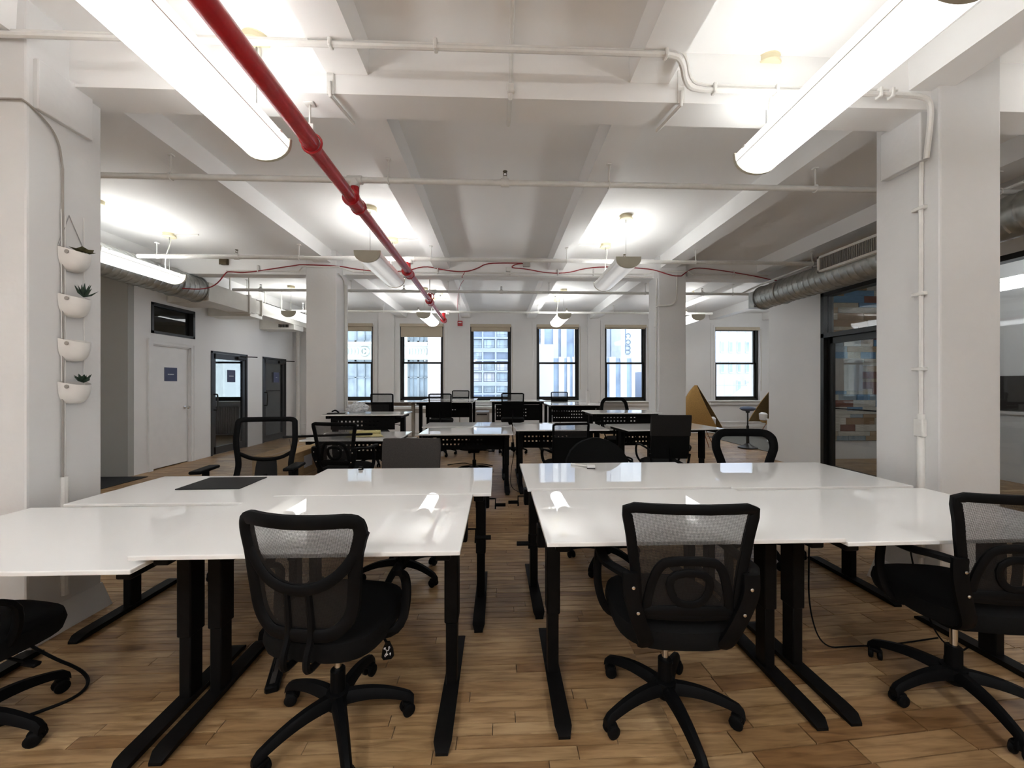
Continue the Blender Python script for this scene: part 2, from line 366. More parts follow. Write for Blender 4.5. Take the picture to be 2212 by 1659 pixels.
# ---- ceiling with girders and joists
ceiling = struct('ceiling', MB().box(-9.2, 8.6, -4.2, 11.5, CZ, CZ+0.2), M['ceil'], 'white painted concrete ceiling with beams')
for (y0, y1) in ((2.41, 2.63), (6.42, 6.64), (-1.6, -1.38)):
    MB().box(-9.0, 8.4, y0, y1, GZ, CZ+0.02).build('girder', M['ceil'], ceiling)
for xc in (-8.2, -6.4, -4.62-0.95, -2.76, -0.93, 0.96, 2.80, 4.55, 6.4, 8.0):
    for (y0, y1) in ((-4.1, 2.42), (2.62, 6.43), (6.63, 11.25)):
        MB().prism([(xc-0.125, JZ), (xc+0.125, JZ), (xc+0.135, CZ+0.01), (xc-0.135, CZ+0.01)], y0, y1).build('joist', M['ceil'], ceiling)
# ---- columns
def column(x0, x1, y0, y1, label, blk):
    b = MB()
    b.rbox(x0, x1, y0, y1, 0, CZ+0.01, 0.012, 2)
    o = struct('column', b, M['column'], label); o['category'] = 'column'
    base = MB(); e = 0.035
    base.add([(x0-e, y0-e, 0), (x1+e, y0-e, 0), (x1+e, y1+e, 0), (x0-e, y1+e, 0), (x0-0.002, y0-0.002, 0.16), (x1+0.002, y0-0.002, 0.16), (x1+0.002, y1+0.002, 0.16), (x0-0.002, y1+0.002, 0.16)],
             [(0, 1, 5, 4), (1, 2, 6, 5), (2, 3, 7, 6), (3, 0, 4, 7), (4, 5, 6, 7)])
    base.build('flared_base', M['column'], o)
    if blk: MB().rbox(*blk, 0.008, 2).build('haunch_block', M['column'], o)
    return o
column(-3.02, -2.58, 2.20, 2.60, 'near left white column carrying four wall planters', (-2.60, -2.55, 2.23, 2.52, 2.98, 3.26))
column(2.825, 3.235, 2.36, 2.78, 'near right white column with white conduit', (2.775, 2.835, 2.43, 2.70, 2.92, 3.26))
column(-3.02, -2.55, 6.16, 6.64, 'far left white column behind the desk with a plastic bag', None)
column(2.64, 3.10, 6.24, 6.66, 'far right white column beside the tan pod chair', None)
# ---- back wall with six windows
WIN = [(-8.40, -7.15, 3.19, 0.97), (-4.78, -3.59, 3.19, 0.97), (-2.83, -1.58, 3.19, 0.97), (-0.81, 0.38, 3.19, 0.97), (1.12, 2.37, 3.19, 0.97), (3.13, 4.37, 3.19, 0.95), (6.43, 7.78, 3.14, 0.97)]
wb = MB(); xs = -9.2
for (a, b_, t, s_) in WIN:
    wb.box(xs, a, BW, BW+0.35, 0, CZ+0.02); wb.box(a, b_, BW, BW+0.35, 0, s_); wb.box(a, b_, BW, BW+0.35, t, CZ+0.02); xs = b_
wb.box(xs, 8.6, BW, BW+0.35, 0, CZ+0.02)
struct('wall_back', wb, M['wall'], 'white window wall at the far end', smooth=0)
for i, (x0, x1) in enumerate([(-3.42, -2.98), (2.62, 2.98), (4.62, 5.0)]):
    struct('trim_%d' % (i+1), MB().rbox(x0, x1, BW-0.07, BW+0.01, 0.0, CZ, 0.006, 1), M['wall'])
bb = MB()
for (z0, z1, d) in ((0.0, 0.17, 0.03), (0.17, 0.21, 0.045), (0.21, 0.30, 0.025), (0.30, 0.33, 0.04)): bb.box(LW, 8.2, BW-d, BW+0.01, z0, z1)
struct('baseboard_back', bb, M['trim'], smooth=0)
SHD = [3.0, 2.97, 2.81, 2.98, 3.06, 3.07, 3.05]
WHERE = ['lighting the room behind the glass doors', 'partly hidden by the far left column', 'second from the left, lowest shade of all', 'framing the blue-grey gridded building', 'fourth, behind the rear pendant light', 'next to the far right column, facing the letters', 'above the blue stool']
for i, (a, b_, t, s_) in enumerate(WIN):
    w_ = thing('window_%d' % (i or 9), 'black-framed sash window, %s' % WHERE[i], None, ((a+b_)/2, BW, s_), kind='structure')
    hw = (b_-a)/2; H_ = t-s_; mid = 2.06-s_
    f = MB()
    for (x0, x1, z0, z1) in ((-hw, -hw+0.05, 0, H_), (hw-0.05, hw, 0, H_), (-hw, hw, H_-0.05, H_), (-hw, hw, 0, 0.055)): f.box(x0, x1, 0.05, 0.19, z0, z1)
    f.build('frame', M['blackmetal'], w_, smooth=0)
    for (nm, z0, z1, yy, st) in (('upper_sash', mid-0.02, H_-0.05, 0.13, 0.042), ('lower_sash', 0.055, mid+0.03, 0.085, 0.048)):
        s_b = MB(); q = hw-0.05
        for (x0, x1, c0, c1) in ((-q, -q+st, z0, z1), (q-st, q, z0, z1), (-q, q, z1-0.05, z1), (-q, q, z0, z0+0.055)): s_b.box(x0, x1, yy, yy+0.04, c0, c1)
        so = s_b.build(nm, M['blackmetal'], w_, smooth=0)
        MB().box(-q+st-0.005, q-st+0.005, yy+0.016, yy+0.024, z0+0.05, z1-0.045).build('pane', M['glass'], so, smooth=0)
    c = MB()
    for (d, e, g) in ((0.0, 0.055, 0.03), (0.055, 0.12, 0.018)):
        c.box(-hw-e, -hw-d, -g, 0.01, -0.02, H_+e); c.box(hw+d, hw+e, -g, 0.01, -0.02, H_+e); c.box(-hw-d, hw+d, -g, 0.01, H_+d, H_+e)
    c.build('casing', M['trim'], w_, smooth=0)
    sl = MB().rbox(-hw-0.20, hw+0.20, -0.11, 0.06, -0.045, 0.0, 0.01, 1); sl.box(-hw-0.16, hw+0.16, -0.06, 0.0, -0.13, -0.045)
    sl.build('sill', M['trim'], w_, smooth=0)
    sn = ['beige roller shade in the room behind the glass doors', 'shortest-dropped beige roller shade beside the far left column', 'beige roller shade pulled down furthest of all', 'beige roller shade on the window facing the gridded building', 'beige roller shade right behind a rear pendant light', 'beige roller shade on the window facing the letters', 'beige roller shade on the window above the blue stool'][i]
    sn = sn.replace('shortest-dropped ', '')
    sh = thing('roller_shade', sn, 'shade', ((a+b_)/2, BW, SHD[i]), group='roller shades on the back windows')
    top = t-SHD[i]
    MB().rbox(-hw+0.005, hw-0.005, -0.05, 0.045, top-0.085, top-0.002, 0.012, 2).build('cassette', M['shade'], sh)
    MB().box(-hw+0.03, hw-0.03, 0.0, 0.003, 0.0, top-0.07).build('fabric', M['shade'], sh, smooth=0)
    MB().rbox(-hw+0.03, hw-0.03, -0.008, 0.012, -0.005, 0.022, 0.006, 1).build('hem_bar', M['shade'], sh)
    ch = MB().tube([(hw+0.02, -0.04, top-0.05), (hw+0.035, -0.045, top-1.0), (hw+0.03, -0.045, top-1.9)], 0.005, 5)
    ch.build('pull_cord', M['shade'], sh)
# ---- left side
lw = MB()
def wall_x(b, x0, x1, segs, holes):
    # wall slab between x0 and x1, running in y, with holes (y0, y1, z0, z1)
    ys = sorted(set([segs[0], segs[1]]+[h[0] for h in holes]+[h[1] for h in holes]))
    for a, c in zip(ys, ys[1:]):
        zc = 0.0
        for h in sorted([h for h in holes if h[0] <= a+1e-6 and h[1] >= c-1e-6], key=lambda h: h[2]):
            if h[2] > zc: b.box(x0, x1, a, c, zc, h[2])
            zc = h[3]
        if zc < CZ: b.box(x0, x1, a, c, zc, CZ+0.02)
d1y = (6.62, 7.42); try_ = (6.60, 7.52); d2y = (7.93, 9.05); d3y = (9.62, 10.66)
wall_x(lw, LW-0.14, LW, (6.301, BW), [(d1y[0], d1y[1], 0, 2.12), (try_[0], try_[1], 2.30, 2.82), (d2y[0], d2y[1], 0, 2.12), (d3y[0], d3y[1], 0, 2.12)])
struct('wall_left', lw, M['wall'], 'white left wall with three doors', smooth=0)
struct('wall_grey', MB().box(-9.2, LW, 6.20, 6.30, 0, CZ+0.02), M['grey'], 'grey painted end wall behind the near left column', smooth=0)
struct('wall_left_near', MB().box(-9.3, -9.1, -4.2, 11.3, 0, CZ+0.02), M['wall'], smooth=0)
struct('wall_front', MB().box(-9.2, 8.6, -4.3, -4.1, 0, CZ+0.02), M['wall'], smooth=0)
struct('wall_partition', MB().box(-9.2, LW-0.02, 7.62, 7.74, 0, CZ+0.02), M['wall'], smooth=0)
# door 1, white, with sign and knob
d = thing('door_1', 'white flush door with a navy sign and a lever', None, (LW, 0, 0), kind='structure')
MB().rbox(-0.07, -0.03, d1y[0]+0.02, d1y[1]-0.02, 0.015, 2.10, 0.004, 1).build('leaf', M['trim'], d)
c = MB()
for (e0, e1, g) in ((0.0, 0.05, 0.022), (0.05, 0.085, 0.03)):
    c.box(0, g, d1y[0]-e1, d1y[0]-e0, 0, 2.12+e1); c.box(0, g, d1y[1]+e0, d1y[1]+e1, 0, 2.12+e1); c.box(0, g, d1y[0]-e0, d1y[1]+e0, 2.12+e0, 2.12+e1)
c.box(-0.12, 0.0, d1y[0], d1y[0]+0.02, 0, 2.12); c.box(-0.12, 0.0, d1y[1]-0.02, d1y[1], 0, 2.12); c.box(-0.12, 0, d1y[0], d1y[1], 2.10, 2.12)
c.build('casing', M['trim'], d, smooth=0)
kn = MB().lathe([(0.03, 0), (0.03, 0.012), (0.012, 0.014), (0.012, 0.05), (0.026, 0.055), (0.03, 0.075), (0.02, 0.095)], 16, Matrix.Translation((-0.03, d1y[1]-0.10, 1.02)) @ Matrix.Rotation(PI/2, 4, 'Y'))
ko = kn.build('knob', M['chrome'], d); ko['label'] = 'polished steel door knob'
def door_sign(parent, x, y, z, wd, hg, k, sp):
    so = MB().box(x, x+0.006, y-wd/2, y+wd/2, z-hg/2, z+hg/2).build('sign', M['sign'], parent, smooth=0)
    so['label'] = 'navy square sign with one small white word'
    n = MB(); q = -sp/2; rr = random.Random(k)
    for j in range(k):
        ww = sp/k*rr.uniform(0.6, 0.8); hh = hg*rr.uniform(0.05, 0.08)
        n.box(x+0.006, x+0.0075, y+q, y+q+ww, z-hh/2, z+hh/2); q += sp/k
    n.build('lettering', M['print'], so, smooth=0)
door_sign(d, -0.03, d1y[0]+0.40, 1.62, 0.26, 0.24, 9, 0.13)
# transom window over door 1
t_ = thing('window_7', 'dark black-framed transom window above the white door', None, (LW, 0, 2.30), kind='structure')
f = MB(); y0, y1 = try_
for (a, b_, c0, c1) in ((y0, y0+0.045, 0, 0.52), (y1-0.045, y1, 0, 0.52), (y0, y1, 0, 0.045), (y0, y1, 0.475, 0.52)): f.box(-0.10, 0.012, a, b_, c0, c1)
f.build('frame', M['blackmetal'], t_, smooth=0)
MB().box(-0.07, -0.062, y0+0.04, y1-0.04, 0.04, 0.48).build('pane', M['darkglass'], t_, smooth=0)
# glass doors
def glass_door(n, yy, label, k, sp, bar):
    y0, y1 = yy; d = thing('door_%d' % n, label, None, (LW, 0, 0), kind='structure')
    f = MB()
    f.box(-0.13, 0.012, y0, y0+0.04, 0, 2.12); f.box(-0.13, 0.012, y1-0.04, y1, 0, 2.12); f.box(-0.13, 0.012, y0, y1, 2.08, 2.12)
    f.build('frame', M['darkglassframe'], d, smooth=0)
    lf = MB()
    for (a, b_, c0, c1) in ((y0+0.045, y0+0.145, 0.012, 2.075), (y1-0.145, y1-0.045, 0.012, 2.075), (y0+0.1, y1-0.1, 0.012, 0.16), (y0+0.1, y1-0.1, 1.965, 2.075)): lf.box(-0.05, -0.008, a, b_, c0, c1)
    lo = lf.build('leaf', M['darkglassframe'], d, smooth=0)
    MB().box(-0.033, -0.027, y0+0.13, y1-0.13, 0.15, 1.97).build('pane', M['officeglass'], lo, smooth=0)
    h = MB().tube([(-0.008, y0+0.10, 0.92)]+curve3([(0.05, y0+0.10, 0.92), (0.065, y0+0.10, 0.935), (0.065, y0+0.10, 1.225), (0.05, y0+0.10, 1.24)], 2)+[(-0.008, y0+0.10, 1.24)], 0.014, 8)
    h.build('pull_handle', M['blackmetal'], lo)
    cl = MB().rbox(-0.008, 0.045, y1-0.36, y1-0.10, 1.99, 2.05, 0.01, 1); cl.tube([(0.02, y1-0.30, 2.055), (0.18, y1-0.12, 2.06), (0.24, y1-0.02, 2.06)], 0.011, 6); cl.tube([(0.24, y1-0.02, 2.06), (0.02, y1+0.06, 2.075)], 0.009, 6)
    cl.build('door_closer', M['blackmetal'], lo)
    door_sign(lo, -0.008, y0+0.60, 1.62, 0.25, 0.26, k, sp)
    if bar: MB().box(-0.06, -0.05, y0+0.12, y1-0.12, bar-0.01, bar+0.01).build('push_bar', M['blackmetal'], lo, smooth=0)
glass_door(2, d2y, 'black-framed glass door with a radiator behind it', 7, 0.14, None)
glass_door(3, d3y, 'black-framed glass door nearest the far left corner', 4, 0.07, 1.28)
# room behind door 2: radiator
rd = thing('radiator', 'dark brown column radiator behind the nearer glass door', 'radiator', (-8.25, 11.02, 0.0))
for k in range(16):
    MB().rbox(k*0.062, k*0.062+0.045, -0.07, 0.07, 0.05, 0.82, 0.018, 1).build('section', M['radiator'], rd)
MB().tube([(-0.02, 0, 0.12), (1.0, 0, 0.12)], 0.02, 8).tube([(0.02, 0, 0.0), (0.02, 0, 0.1)], 0.015, 6).tube([(0.92, 0, 0.0), (0.92, 0, 0.1)], 0.015, 6).build('pipe', M['radiator'], rd)
struct('wall_inner', MB().box(-8.95, -8.8, 7.74, BW, 0, CZ), M['wall'], smooth=0)
# vertical riser pipe in the corner
rp = thing('riser_pipe', 'white vertical riser pipe in the far left corner', 'pipe', (-5.62, 11.02, 0))
MB().tube([(0, 0, 0), (0, 0, CZ)], 0.052, 14).build('pipe', M['pipe'], rp)
MB().lathe([(0.075, 0), (0.075, 0.02), (0.056, 0.025)], 14).build('floor_collar', M['pipe'], rp)
# low white divider and dark carpet behind the near left column
lc = thing('low_divider', 'low white divider end behind the near left column', 'divider', (-4.95, 4.3, 0))
MB().rbox(-0.9, 0.52, -0.05, 0.05, 0, 0.66, 0.005, 1).build('panel', M['trim'], lc); MB().rbox(-0.92, 0.54, -0.065, 0.065, 0.66, 0.70, 0.006, 1).build('cap', M['trim'], lc)
tag(MB().rbox(-9.0, -5.45, 3.2, 6.195, 0.001, 0.012, 0.004, 1).build('carpet_area', M['carpet']), 'dark grey carpet below the grey end wall', 'carpet')
# ---- right side: glazed meeting room
RW = 5.30
d4 = (4.88, 6.12)
rw = MB(); wall_x(rw, RW, RW+0.14, (2.9, 7.22), [(d4[0], d4[1], 0, 2.93), (3.30, 4.72, 0.0, 2.80)])
struct('wall_right', rw, M['wall'], 'white partition wall under the right duct', smooth=0)
struct('wall_room_end', MB().box(RW, 8.6, 7.22, 7.35, 0, CZ+0.02), M['wall'], smooth=0)
struct('wall_right_far', MB().box(8.15, 8.3, 7.3, 11.3, 0, CZ+0.02), M['wall'], smooth=0)
struct('wall_right_inner', MB().box(7.62, 7.76, 2.9, 7.22, 0, CZ+0.02).box(RW, 7.7, 2.78, 2.9, 0, CZ+0.02), M['wall'], smooth=0)
struct('wall_right_near', MB().box(8.5, 8.6, -4.2, 7.3, 0, CZ+0.02), M['wall'], smooth=0)
d = thing('door_4', 'tall black-framed glass door with transom in the right wall', None, (RW, 0, 0), kind='structure')
f = MB(); y0, y1 = d4
for (a, b_, c0, c1) in ((y0, y0+0.06, 0, 2.93), (y1-0.06, y1, 0, 2.93), (y0, y1, 2.87, 2.93), (y0, y1, 2.20, 2.27)): f.box(-0.02, 0.15, a, b_, c0, c1)
f.build('frame', M['blackmetal'], d, smooth=0)
MB().box(0.05, 0.06, y0+0.06, y1-0.06, 2.27, 2.87).build('transom_pane', M['doorglass'], d, smooth=0)
lf = MB()
for (a, b_, c0, c1) in ((y0+0.065, y0+0.155, 0.012, 2.195), (y1-0.155, y1-0.065, 0.012, 2.195), (y0+0.1, y1-0.1, 0.012, 0.14), (y0+0.1, y1-0.1, 2.10, 2.195)): lf.box(0.05, 0.095, a, b_, c0, c1)
lo = lf.build('leaf', M['blackmetal'], d, smooth=0)
MB().box(0.07, 0.078, y0+0.15, y1-0.15, 0.13, 2.11).build('pane', M['doorglass'], lo, smooth=0)
MB().box(0.10, 0.115, y0+0.12, y1-0.12, 1.05, 1.07).build('push_bar', M['blackmetal'], lo, smooth=0)
g = thing('window_8', 'black-framed glass partition right of the near right column', None, (RW, 0, 0), kind='structure')
f = MB()
for (a, b_, c0, c1) in ((3.30, 3.36, 0, 2.80), (4.66, 4.72, 0, 2.80), (3.30, 4.72, 2.74, 2.80), (3.30, 4.72, 0, 0.08)): f.box(0.0, 0.14, a, b_, c0, c1)
f.build('frame', M['blackmetal'], g, smooth=0)
MB().box(0.06, 0.07, 3.36, 4.66, 0.08, 2.74).build('pane', M['doorglass'], g, smooth=0)
# reclaimed board wall inside the meeting room
rbw = struct('wall_boards', MB().box(RW+0.14, 7.62, 7.205, 7.22, 0.35, CZ), M['subfloor'], 'wall of reclaimed coloured boards behind the right glass door', smooth=0)
bms = [MB().box(-0.5, 0.5, 0, 1, 0, 1).mesh('board', M['rec%d' % i], 0) for i in range(7)]
rb = random.Random(3); z = 0.36
while z < 3.5:
    hgt = rb.choice((0.07, 0.09, 0.11, 0.13)); x = RW+0.15
    while x < 7.6:
        L_ = rb.uniform(0.22, 0.75); x1 = min(7.6, x+L_)
        inst('board', bms[rb.choice((0, 0, 1, 2, 3, 3, 4, 5, 6, 6))], rbw, ((x+x1)/2, 7.205-0.02-rb.random()*0.015, z), (0, 0, 0), (x1-x-0.004, 0.03, hgt-0.004)); x = x1
    z += hgt
pc = thing('wall_print', 'dark framed print on the wall behind the right glass partition', 'picture', (7.615, 5.55, 1.0))
MB().box(-0.02, 0, -0.5, 0.5, 0, 0.62).build('frame', M['trim'], pc, smooth=0)
MB().box(-0.026, -0.02, -0.45, 0.45, 0.05, 0.57).build('picture', M['greyfab'], pc, smooth=0)
wbd = thing('whiteboard', 'pale whiteboard on the coloured board wall', 'whiteboard', (6.62, 7.15, 1.32))
MB().rbox(-0.36, 0.36, -0.03, 0.0, 0, 0.62, 0.004, 1).build('panel', M['filing'], wbd)
# ---- rug / grey carpet zone at the right
tag(MB().rbox(5.75, 8.1, 7.9, 10.4, 0.001, 0.012, 0.004, 1).build('carpet_area', M['rubber']), 'grey carpet edge beside the blue stool', 'carpet')
# ================================================================== CEILING SERVICES
# ---- pendant lights
LAMPLEN = 1.2
def lamp_meshes():
    n = 14; prof = []
    for j in range(n+1):
        a = PI*j/n; prof.append((0.15*math.cos(a), -0.125*math.sin(a)**0.85 if 0 < j < n else 0.0))
    outer = MB(); v = []; f = []
    for yy in (0.02, LAMPLEN-0.02):
        for (x, z_) in prof: v.append((x, yy, z_))
    for (x, z_) in prof: v.append((x*0.96, 0.02, z_*0.95+0.0))
    for (x, z_) in prof: v.append((x*0.96, LAMPLEN-0.02, z_*0.95))
    k = n+1
    for j in range(n):
        f.append([j, j+1, k+j+1, k+j]); f.append([2*k+j, 3*k+j, 3*k+j+1, 2*k+j+1])
    f.append([0, k, 3*k, 2*k]); f.append([n, 2*k+n, 3*k+n, k+n])
    outer.add(v, f)
    cap = MB().prism([(x*1.03, z_*1.03) for (x, z_) in prof]+[(-0.155, 0.012), (0.155, 0.012)][::1], 0, 0.02)
    cup = MB().lathe([(0.078, 0.0), (0.083, 0.008), (0.074, 0.014), (0.074, 0.045), (0.079, 0.05)], 20)
    return outer, cap, cup
_o, _c, _u = lamp_meshes()
CAPM = _c.mesh('end_cap', M['lampcap'], 35); CUPM = _u.mesh('canopy', M['cream'], 40)
DIFM = {k: _o.mesh('diffuser', M[k], 35) for k in ('lampon', 'lampdim', 'lampback', 'lampout')}
TUBM = MB().tube([(0, 0.05, 0), (0, LAMPLEN-0.05, 0)], 0.016, 8).mesh('tube', M['tube']); TUBO = MB().tube([(0, 0.05, 0), (0, LAMPLEN-0.05, 0)], 0.016, 8).mesh('tube', M['tubeout'])
TUBF = MB().tube([(0, 0.05, 0), (0, LAMPLEN-0.05, 0)], 0.016, 8).mesh('tube', M['tubefar'])
TRAY = MB().box(-0.142, 0.142, 0.02, LAMPLEN-0.02, -0.05, -0.044).mesh('uplight_blocker', M['lampwhite'], 0)  # tray added to stop the diffuser's inside glowing upward
def pendant(x, y0, mk, label, tilt=0.0, zt=3.0):
    t = thing('pendant_light', label, 'pendant light', (x, y0, zt), tilt, 'linear pendant lights')
    inst('diffuser', DIFM[mk], t)
    inst('end_cap', CAPM, t); inst('end_cap', CAPM, t, (0, LAMPLEN-0.02, 0))
    for dx in (-0.06, 0.06): inst('fluorescent_tube', TUBO if mk == 'lampout' else (TUBM if y0 < 3 else TUBF), t, (dx, 0, -0.012))
    inst('uplight_blocker', TRAY, t)
    for yy in (0.11, LAMPLEN-0.11):
        cb = inst('canopy', CUPM, t, (0, yy, CZ-zt-0.05))
        MB().tube([(0, 0, -(CZ-zt-0.05)), (0, 0, 0.0)], 0.0028, 5).lathe([(0.006, -0.04), (0.006, 0.0)], 8).build('cable', M['wire'], cb)
        MB().box(-0.15, 0.15, -0.012, 0.012, -0.006-(CZ-zt-0.05), 0.006-(CZ-zt-0.05)).build('bracket', M['lampwhite'], cb, smooth=0)
    cord = MB().tube(curve3([(0.02, LAMPLEN-0.11, CZ-zt-0.05), (0.03, LAMPLEN-0.12, CZ-zt-0.12), (-0.02, LAMPLEN-0.16, 0.2), (-0.015, LAMPLEN-0.15, 0.0)], 2), 0.006, 6)
    cord.build('power_cord', M['lampwhite'], t)
    sw = MB().tube([(0.05, LAMPLEN-0.11, CZ-zt-0.012), (0.40 if x < 0 else -0.40, LAMPLEN-0.11, CZ-zt-0.012)], 0.012, 6)
    sw.build('surface_raceway', M['lampwhite'], t)
    return t
R_ = math.radians
pendant(-1.50, 1.32, 'lampon', 'large near left pendant light alongside the red pipe', R_(-1.2))
pendant(1.72, 1.36, 'lampon', 'large near right pendant light in front of the right column', R_(-1.5))
pendant(-4.62, 4.48, 'lampon', 'pendant light by the left spiral duct, beside the hanging planters', R_(-0.5))
pendant(-1.53, 4.55, 'lampdim', 'mid-room pendant light just left of the red pipe')
pendant(1.60, 4.66, 'lampdim', 'mid-room pendant light right of centre', R_(-1.0))
pendant(-1.62, 8.42, 'lampback', 'small rear pendant light near the end of the red pipe')
pendant(1.46, 8.42, 'lampback', 'small rear pendant light in front of the fourth window')
pendant(-4.46, 8.35, 'lampback', 'rear pendant light half hidden by the far left column')
pendant(4.48, 8.45, 'lampback', 'rear pendant light right of the far right column')
pendant(6.35, 4.2, 'lampback', 'bright light inside the glazed room at the right edge', zt=2.75)
pendant(7.45, 8.4, 'lampback', 'added rear pendant light, unseen behind the right partition wall')  # unseen lamp added to brighten the right rear area
for (x, y, w_) in ((-4.5, 1.2, 'far left of'), (4.1, 1.2, 'far right of'), (-4.5, -1.9, 'behind and far left of'), (-1.5, -1.9, 'behind and just left of'), (1.65, -1.9, 'behind and just right of')):  # unseen lamps added to fill the room with ambient light
    t = pendant(x, y, 'lampout' if y < 0 else 'lampon', 'added fill pendant light outside the picture, %s the viewpoint' % w_); t['group'] = 'added fill pendants outside the picture'
# ---- red sprinkler main
RX, RZ, RR = -1.20, 2.985, 0.052
rm = thing('sprinkler_main', 'thick red sprinkler main running along the ceiling', 'pipe', (RX, 0, RZ))
def rx(y): return 0.0
EL = 9.25
MB().tube([(0.03, -3.9, 0), (0.03, 0, 0), (0.02, 2.43, 0), (0.0, 2.55, 0)], RR, 16).build('pipe_section', M['red'], rm)
MB().tube([(0.0, 2.45, 0), (-0.02, 5.25, 0.0)], RR*0.88, 16).build('pipe_section', M['red'], rm)
MB().tube([(-0.02, 5.2, 0), (-0.06, 7.2, 0.0)], RR*0.78, 14).build('pipe_section', M['red'], rm)
MB().tube([(-0.06, 7.15, 0)]+curve3([(-0.10, EL-0.12, 0), (-0.10, EL, 0), (-0.10, EL, 0.12)], 2)+[(-0.10, EL, 0.16)], RR*0.72, 14).build('pipe_section', M['red'], rm)
BR = [(3.30, 3.175), (5.36, 3.175), (7.22, 3.175), (9.25, 3.175)]
for i, (yb, zb) in enumerate(BR):
    px = -0.01-0.03*i
    MB().tube([(px, yb-0.09, 0), (px, yb+0.09, 0)], RR*1.18, 16).tube([(px, yb-0.10, 0), (px, yb-0.075, 0)], RR*1.35, 16).tube([(px, yb+0.075, 0), (px, yb+0.10, 0)], RR*1.3, 16).tube([(px, yb, 0), (px, yb, zb-RZ-0.05)], 0.034, 12).build('coupling', M['red'] if i else M['red'], rm)
for yh in (2.5, 6.8):
    h = MB().tube([(0, yh, 0.06), (0, yh, GZ-RZ if yh < 3 else JZ-RZ)], 0.008, 6)
    a = [(0.012+0.062*math.cos(q), yh, 0.062*math.sin(q)) for q in [2*PI*k/16 for k in range(16)]]
    h.rbox(-0.03, 0.03, yh-0.025, yh+0.025, GZ-RZ-0.01 if yh < 3 else JZ-RZ-0.01, GZ-RZ if yh < 3 else JZ-RZ, 0.003, 1); h.rbox(-0.014, 0.030, yh-0.018, yh+0.018, 0.066, 0.12, 0.004, 1)
    ho = h.build('hanger', M['pipe'], rm); MB().tube(a, 0.008, 6, closed=True).build('clamp_ring', M['red'], ho)
# ---- white sprinkler branch lines
XE = [(-4.85, 5.2), (-4.85, 5.75), (-4.85, 5.2), (-4.85, 5.25)]
BL = ['white sprinkler branch pipe nearest the camera', 'white sprinkler branch pipe just before the red cables', 'white sprinkler branch pipe just past the far columns', 'white sprinkler branch pipe along the window wall']
HD = [[0.06, -3.9], [-3.55, -1.72, 1.78, 4.85], [-4.35, -1.75, 0.06, 3.9], [-1.9, 1.66, 4.6]]
for i, (yb, zb) in enumerate(BR):
    t = thing('sprinkler_branch', BL[i], 'pipe', (0, yb, zb), 0, 'white sprinkler branch pipes')
    MB().tube([(XE[i][0], 0, 0), (XE[i][1], 0, 0)], 0.027 if i else 0.024, 12).build('pipe', M['pipe'], t)
    MB().tube([(RX-0.07, 0, 0), (RX+0.05, 0, 0)], 0.036, 12).tube([(RX-0.01, 0, -0.06), (RX-0.01, 0, 0)], 0.038, 12).build('tee', M['pipe'], t)
    for xh in HD[i]:
        h = MB().tube([(xh-0.035, 0, 0), (xh+0.035, 0, 0)], 0.034, 12).tube([(xh, 0, 0), (xh, 0, 0.05)], 0.022, 10).build('sprinkler_fitting', M['pipe'], t)
        q = MB().tube([(xh, 0, 0.05), (xh, 0, 0.06)], 0.014, 8).tube([(xh-0.012, 0, 0.055), (xh-0.014, 0, 0.08), (xh, 0, 0.095)], 0.003, 5).tube([(xh+0.012, 0, 0.055), (xh+0.014, 0, 0.08), (xh, 0, 0.095)], 0.003, 5).lathe([(0.02, 0.095), (0.02, 0.099)], 10, Matrix.Translation((xh, 0, 0)))
        q.build('sprinkler_head', M['brass'], h)
    for xh in (-4.6, -2.72, -0.93, 0.96, 2.8, 4.5):
        if xh < XE[i][0] or xh > XE[i][1]: continue
        top = JZ-zb
        MB().tube([(xh, 0, 0.02), (xh, 0, top)], 0.006, 6).tube([(xh, 0.03*math.cos(q), 0.03*math.sin(q)) for q in [2*PI*k/12 for k in range(12)]], 0.006, 5, closed=True).rbox(xh-0.02, xh+0.02, -0.02, 0.02, top-0.012, top, 0.003, 1).build('hanger', M['pipe'], t)
# ---- conduits on the first girder
GY = 2.41
c = thing('conduit_run', 'white conduit hung below the joists along the near ceiling beam', 'conduit', (0, 2.17, 3.338))
bend = curve3([(0.98, 0, 0), (1.06, 0.02, 0), (1.16, 0.17, -0.05), (1.28, 0.19, -0.05)], 2)
MB().tube([(-4.2, 0, -0.005), (0.94, 0, 0)]+bend+[(2.46, 0.19, -0.045)]+curve3([(2.52, 0.19, -0.045), (2.72, 0.19, -0.05), (2.785, 0.205, -0.09), (2.79, 0.22, -0.25)], 2)+[(2.79, 0.24, -0.42)], 0.016, 8).build('pipe', M['pipe'], c)
MB().tube([(-4.2, 0.012, 0.026), (0.94, 0.012, 0.028)]+[(p[0]+0.03, p[1], p[2]+0.03) for p in bend]+[(2.55, 0.20, -0.012)], 0.009, 6).build('pipe', M['pipe'], c)
for xs_ in (-2.76, -1.9, -0.93, -0.35, 0.96, 1.35, 1.75, 2.42, 2.50):
    yy, zz = (0, 0) if xs_ < 1.05 else (0.19, -0.05)
    MB().rbox(xs_-0.011, xs_+0.011, yy-0.022, yy+0.022, zz-0.022, zz+0.04, 0.005, 1).build('strap', M['pipe'], c)
c = thing('conduit_drop', 'white conduit crossing the middle of the near ceiling beam', 'conduit', (0.08, 0, 0))
MB().tube([(-0.01, 0.2, CZ-0.018), (0, GY-0.06, CZ-0.018)]+curve3([(0, GY-0.05, CZ-0.018), (0, GY-0.012, CZ-0.03), (0, GY-0.012, CZ-0.08)], 2)+[(0, GY-0.013, GZ+0.05)], 0.012, 8).build('pipe', M['pipe'], c)
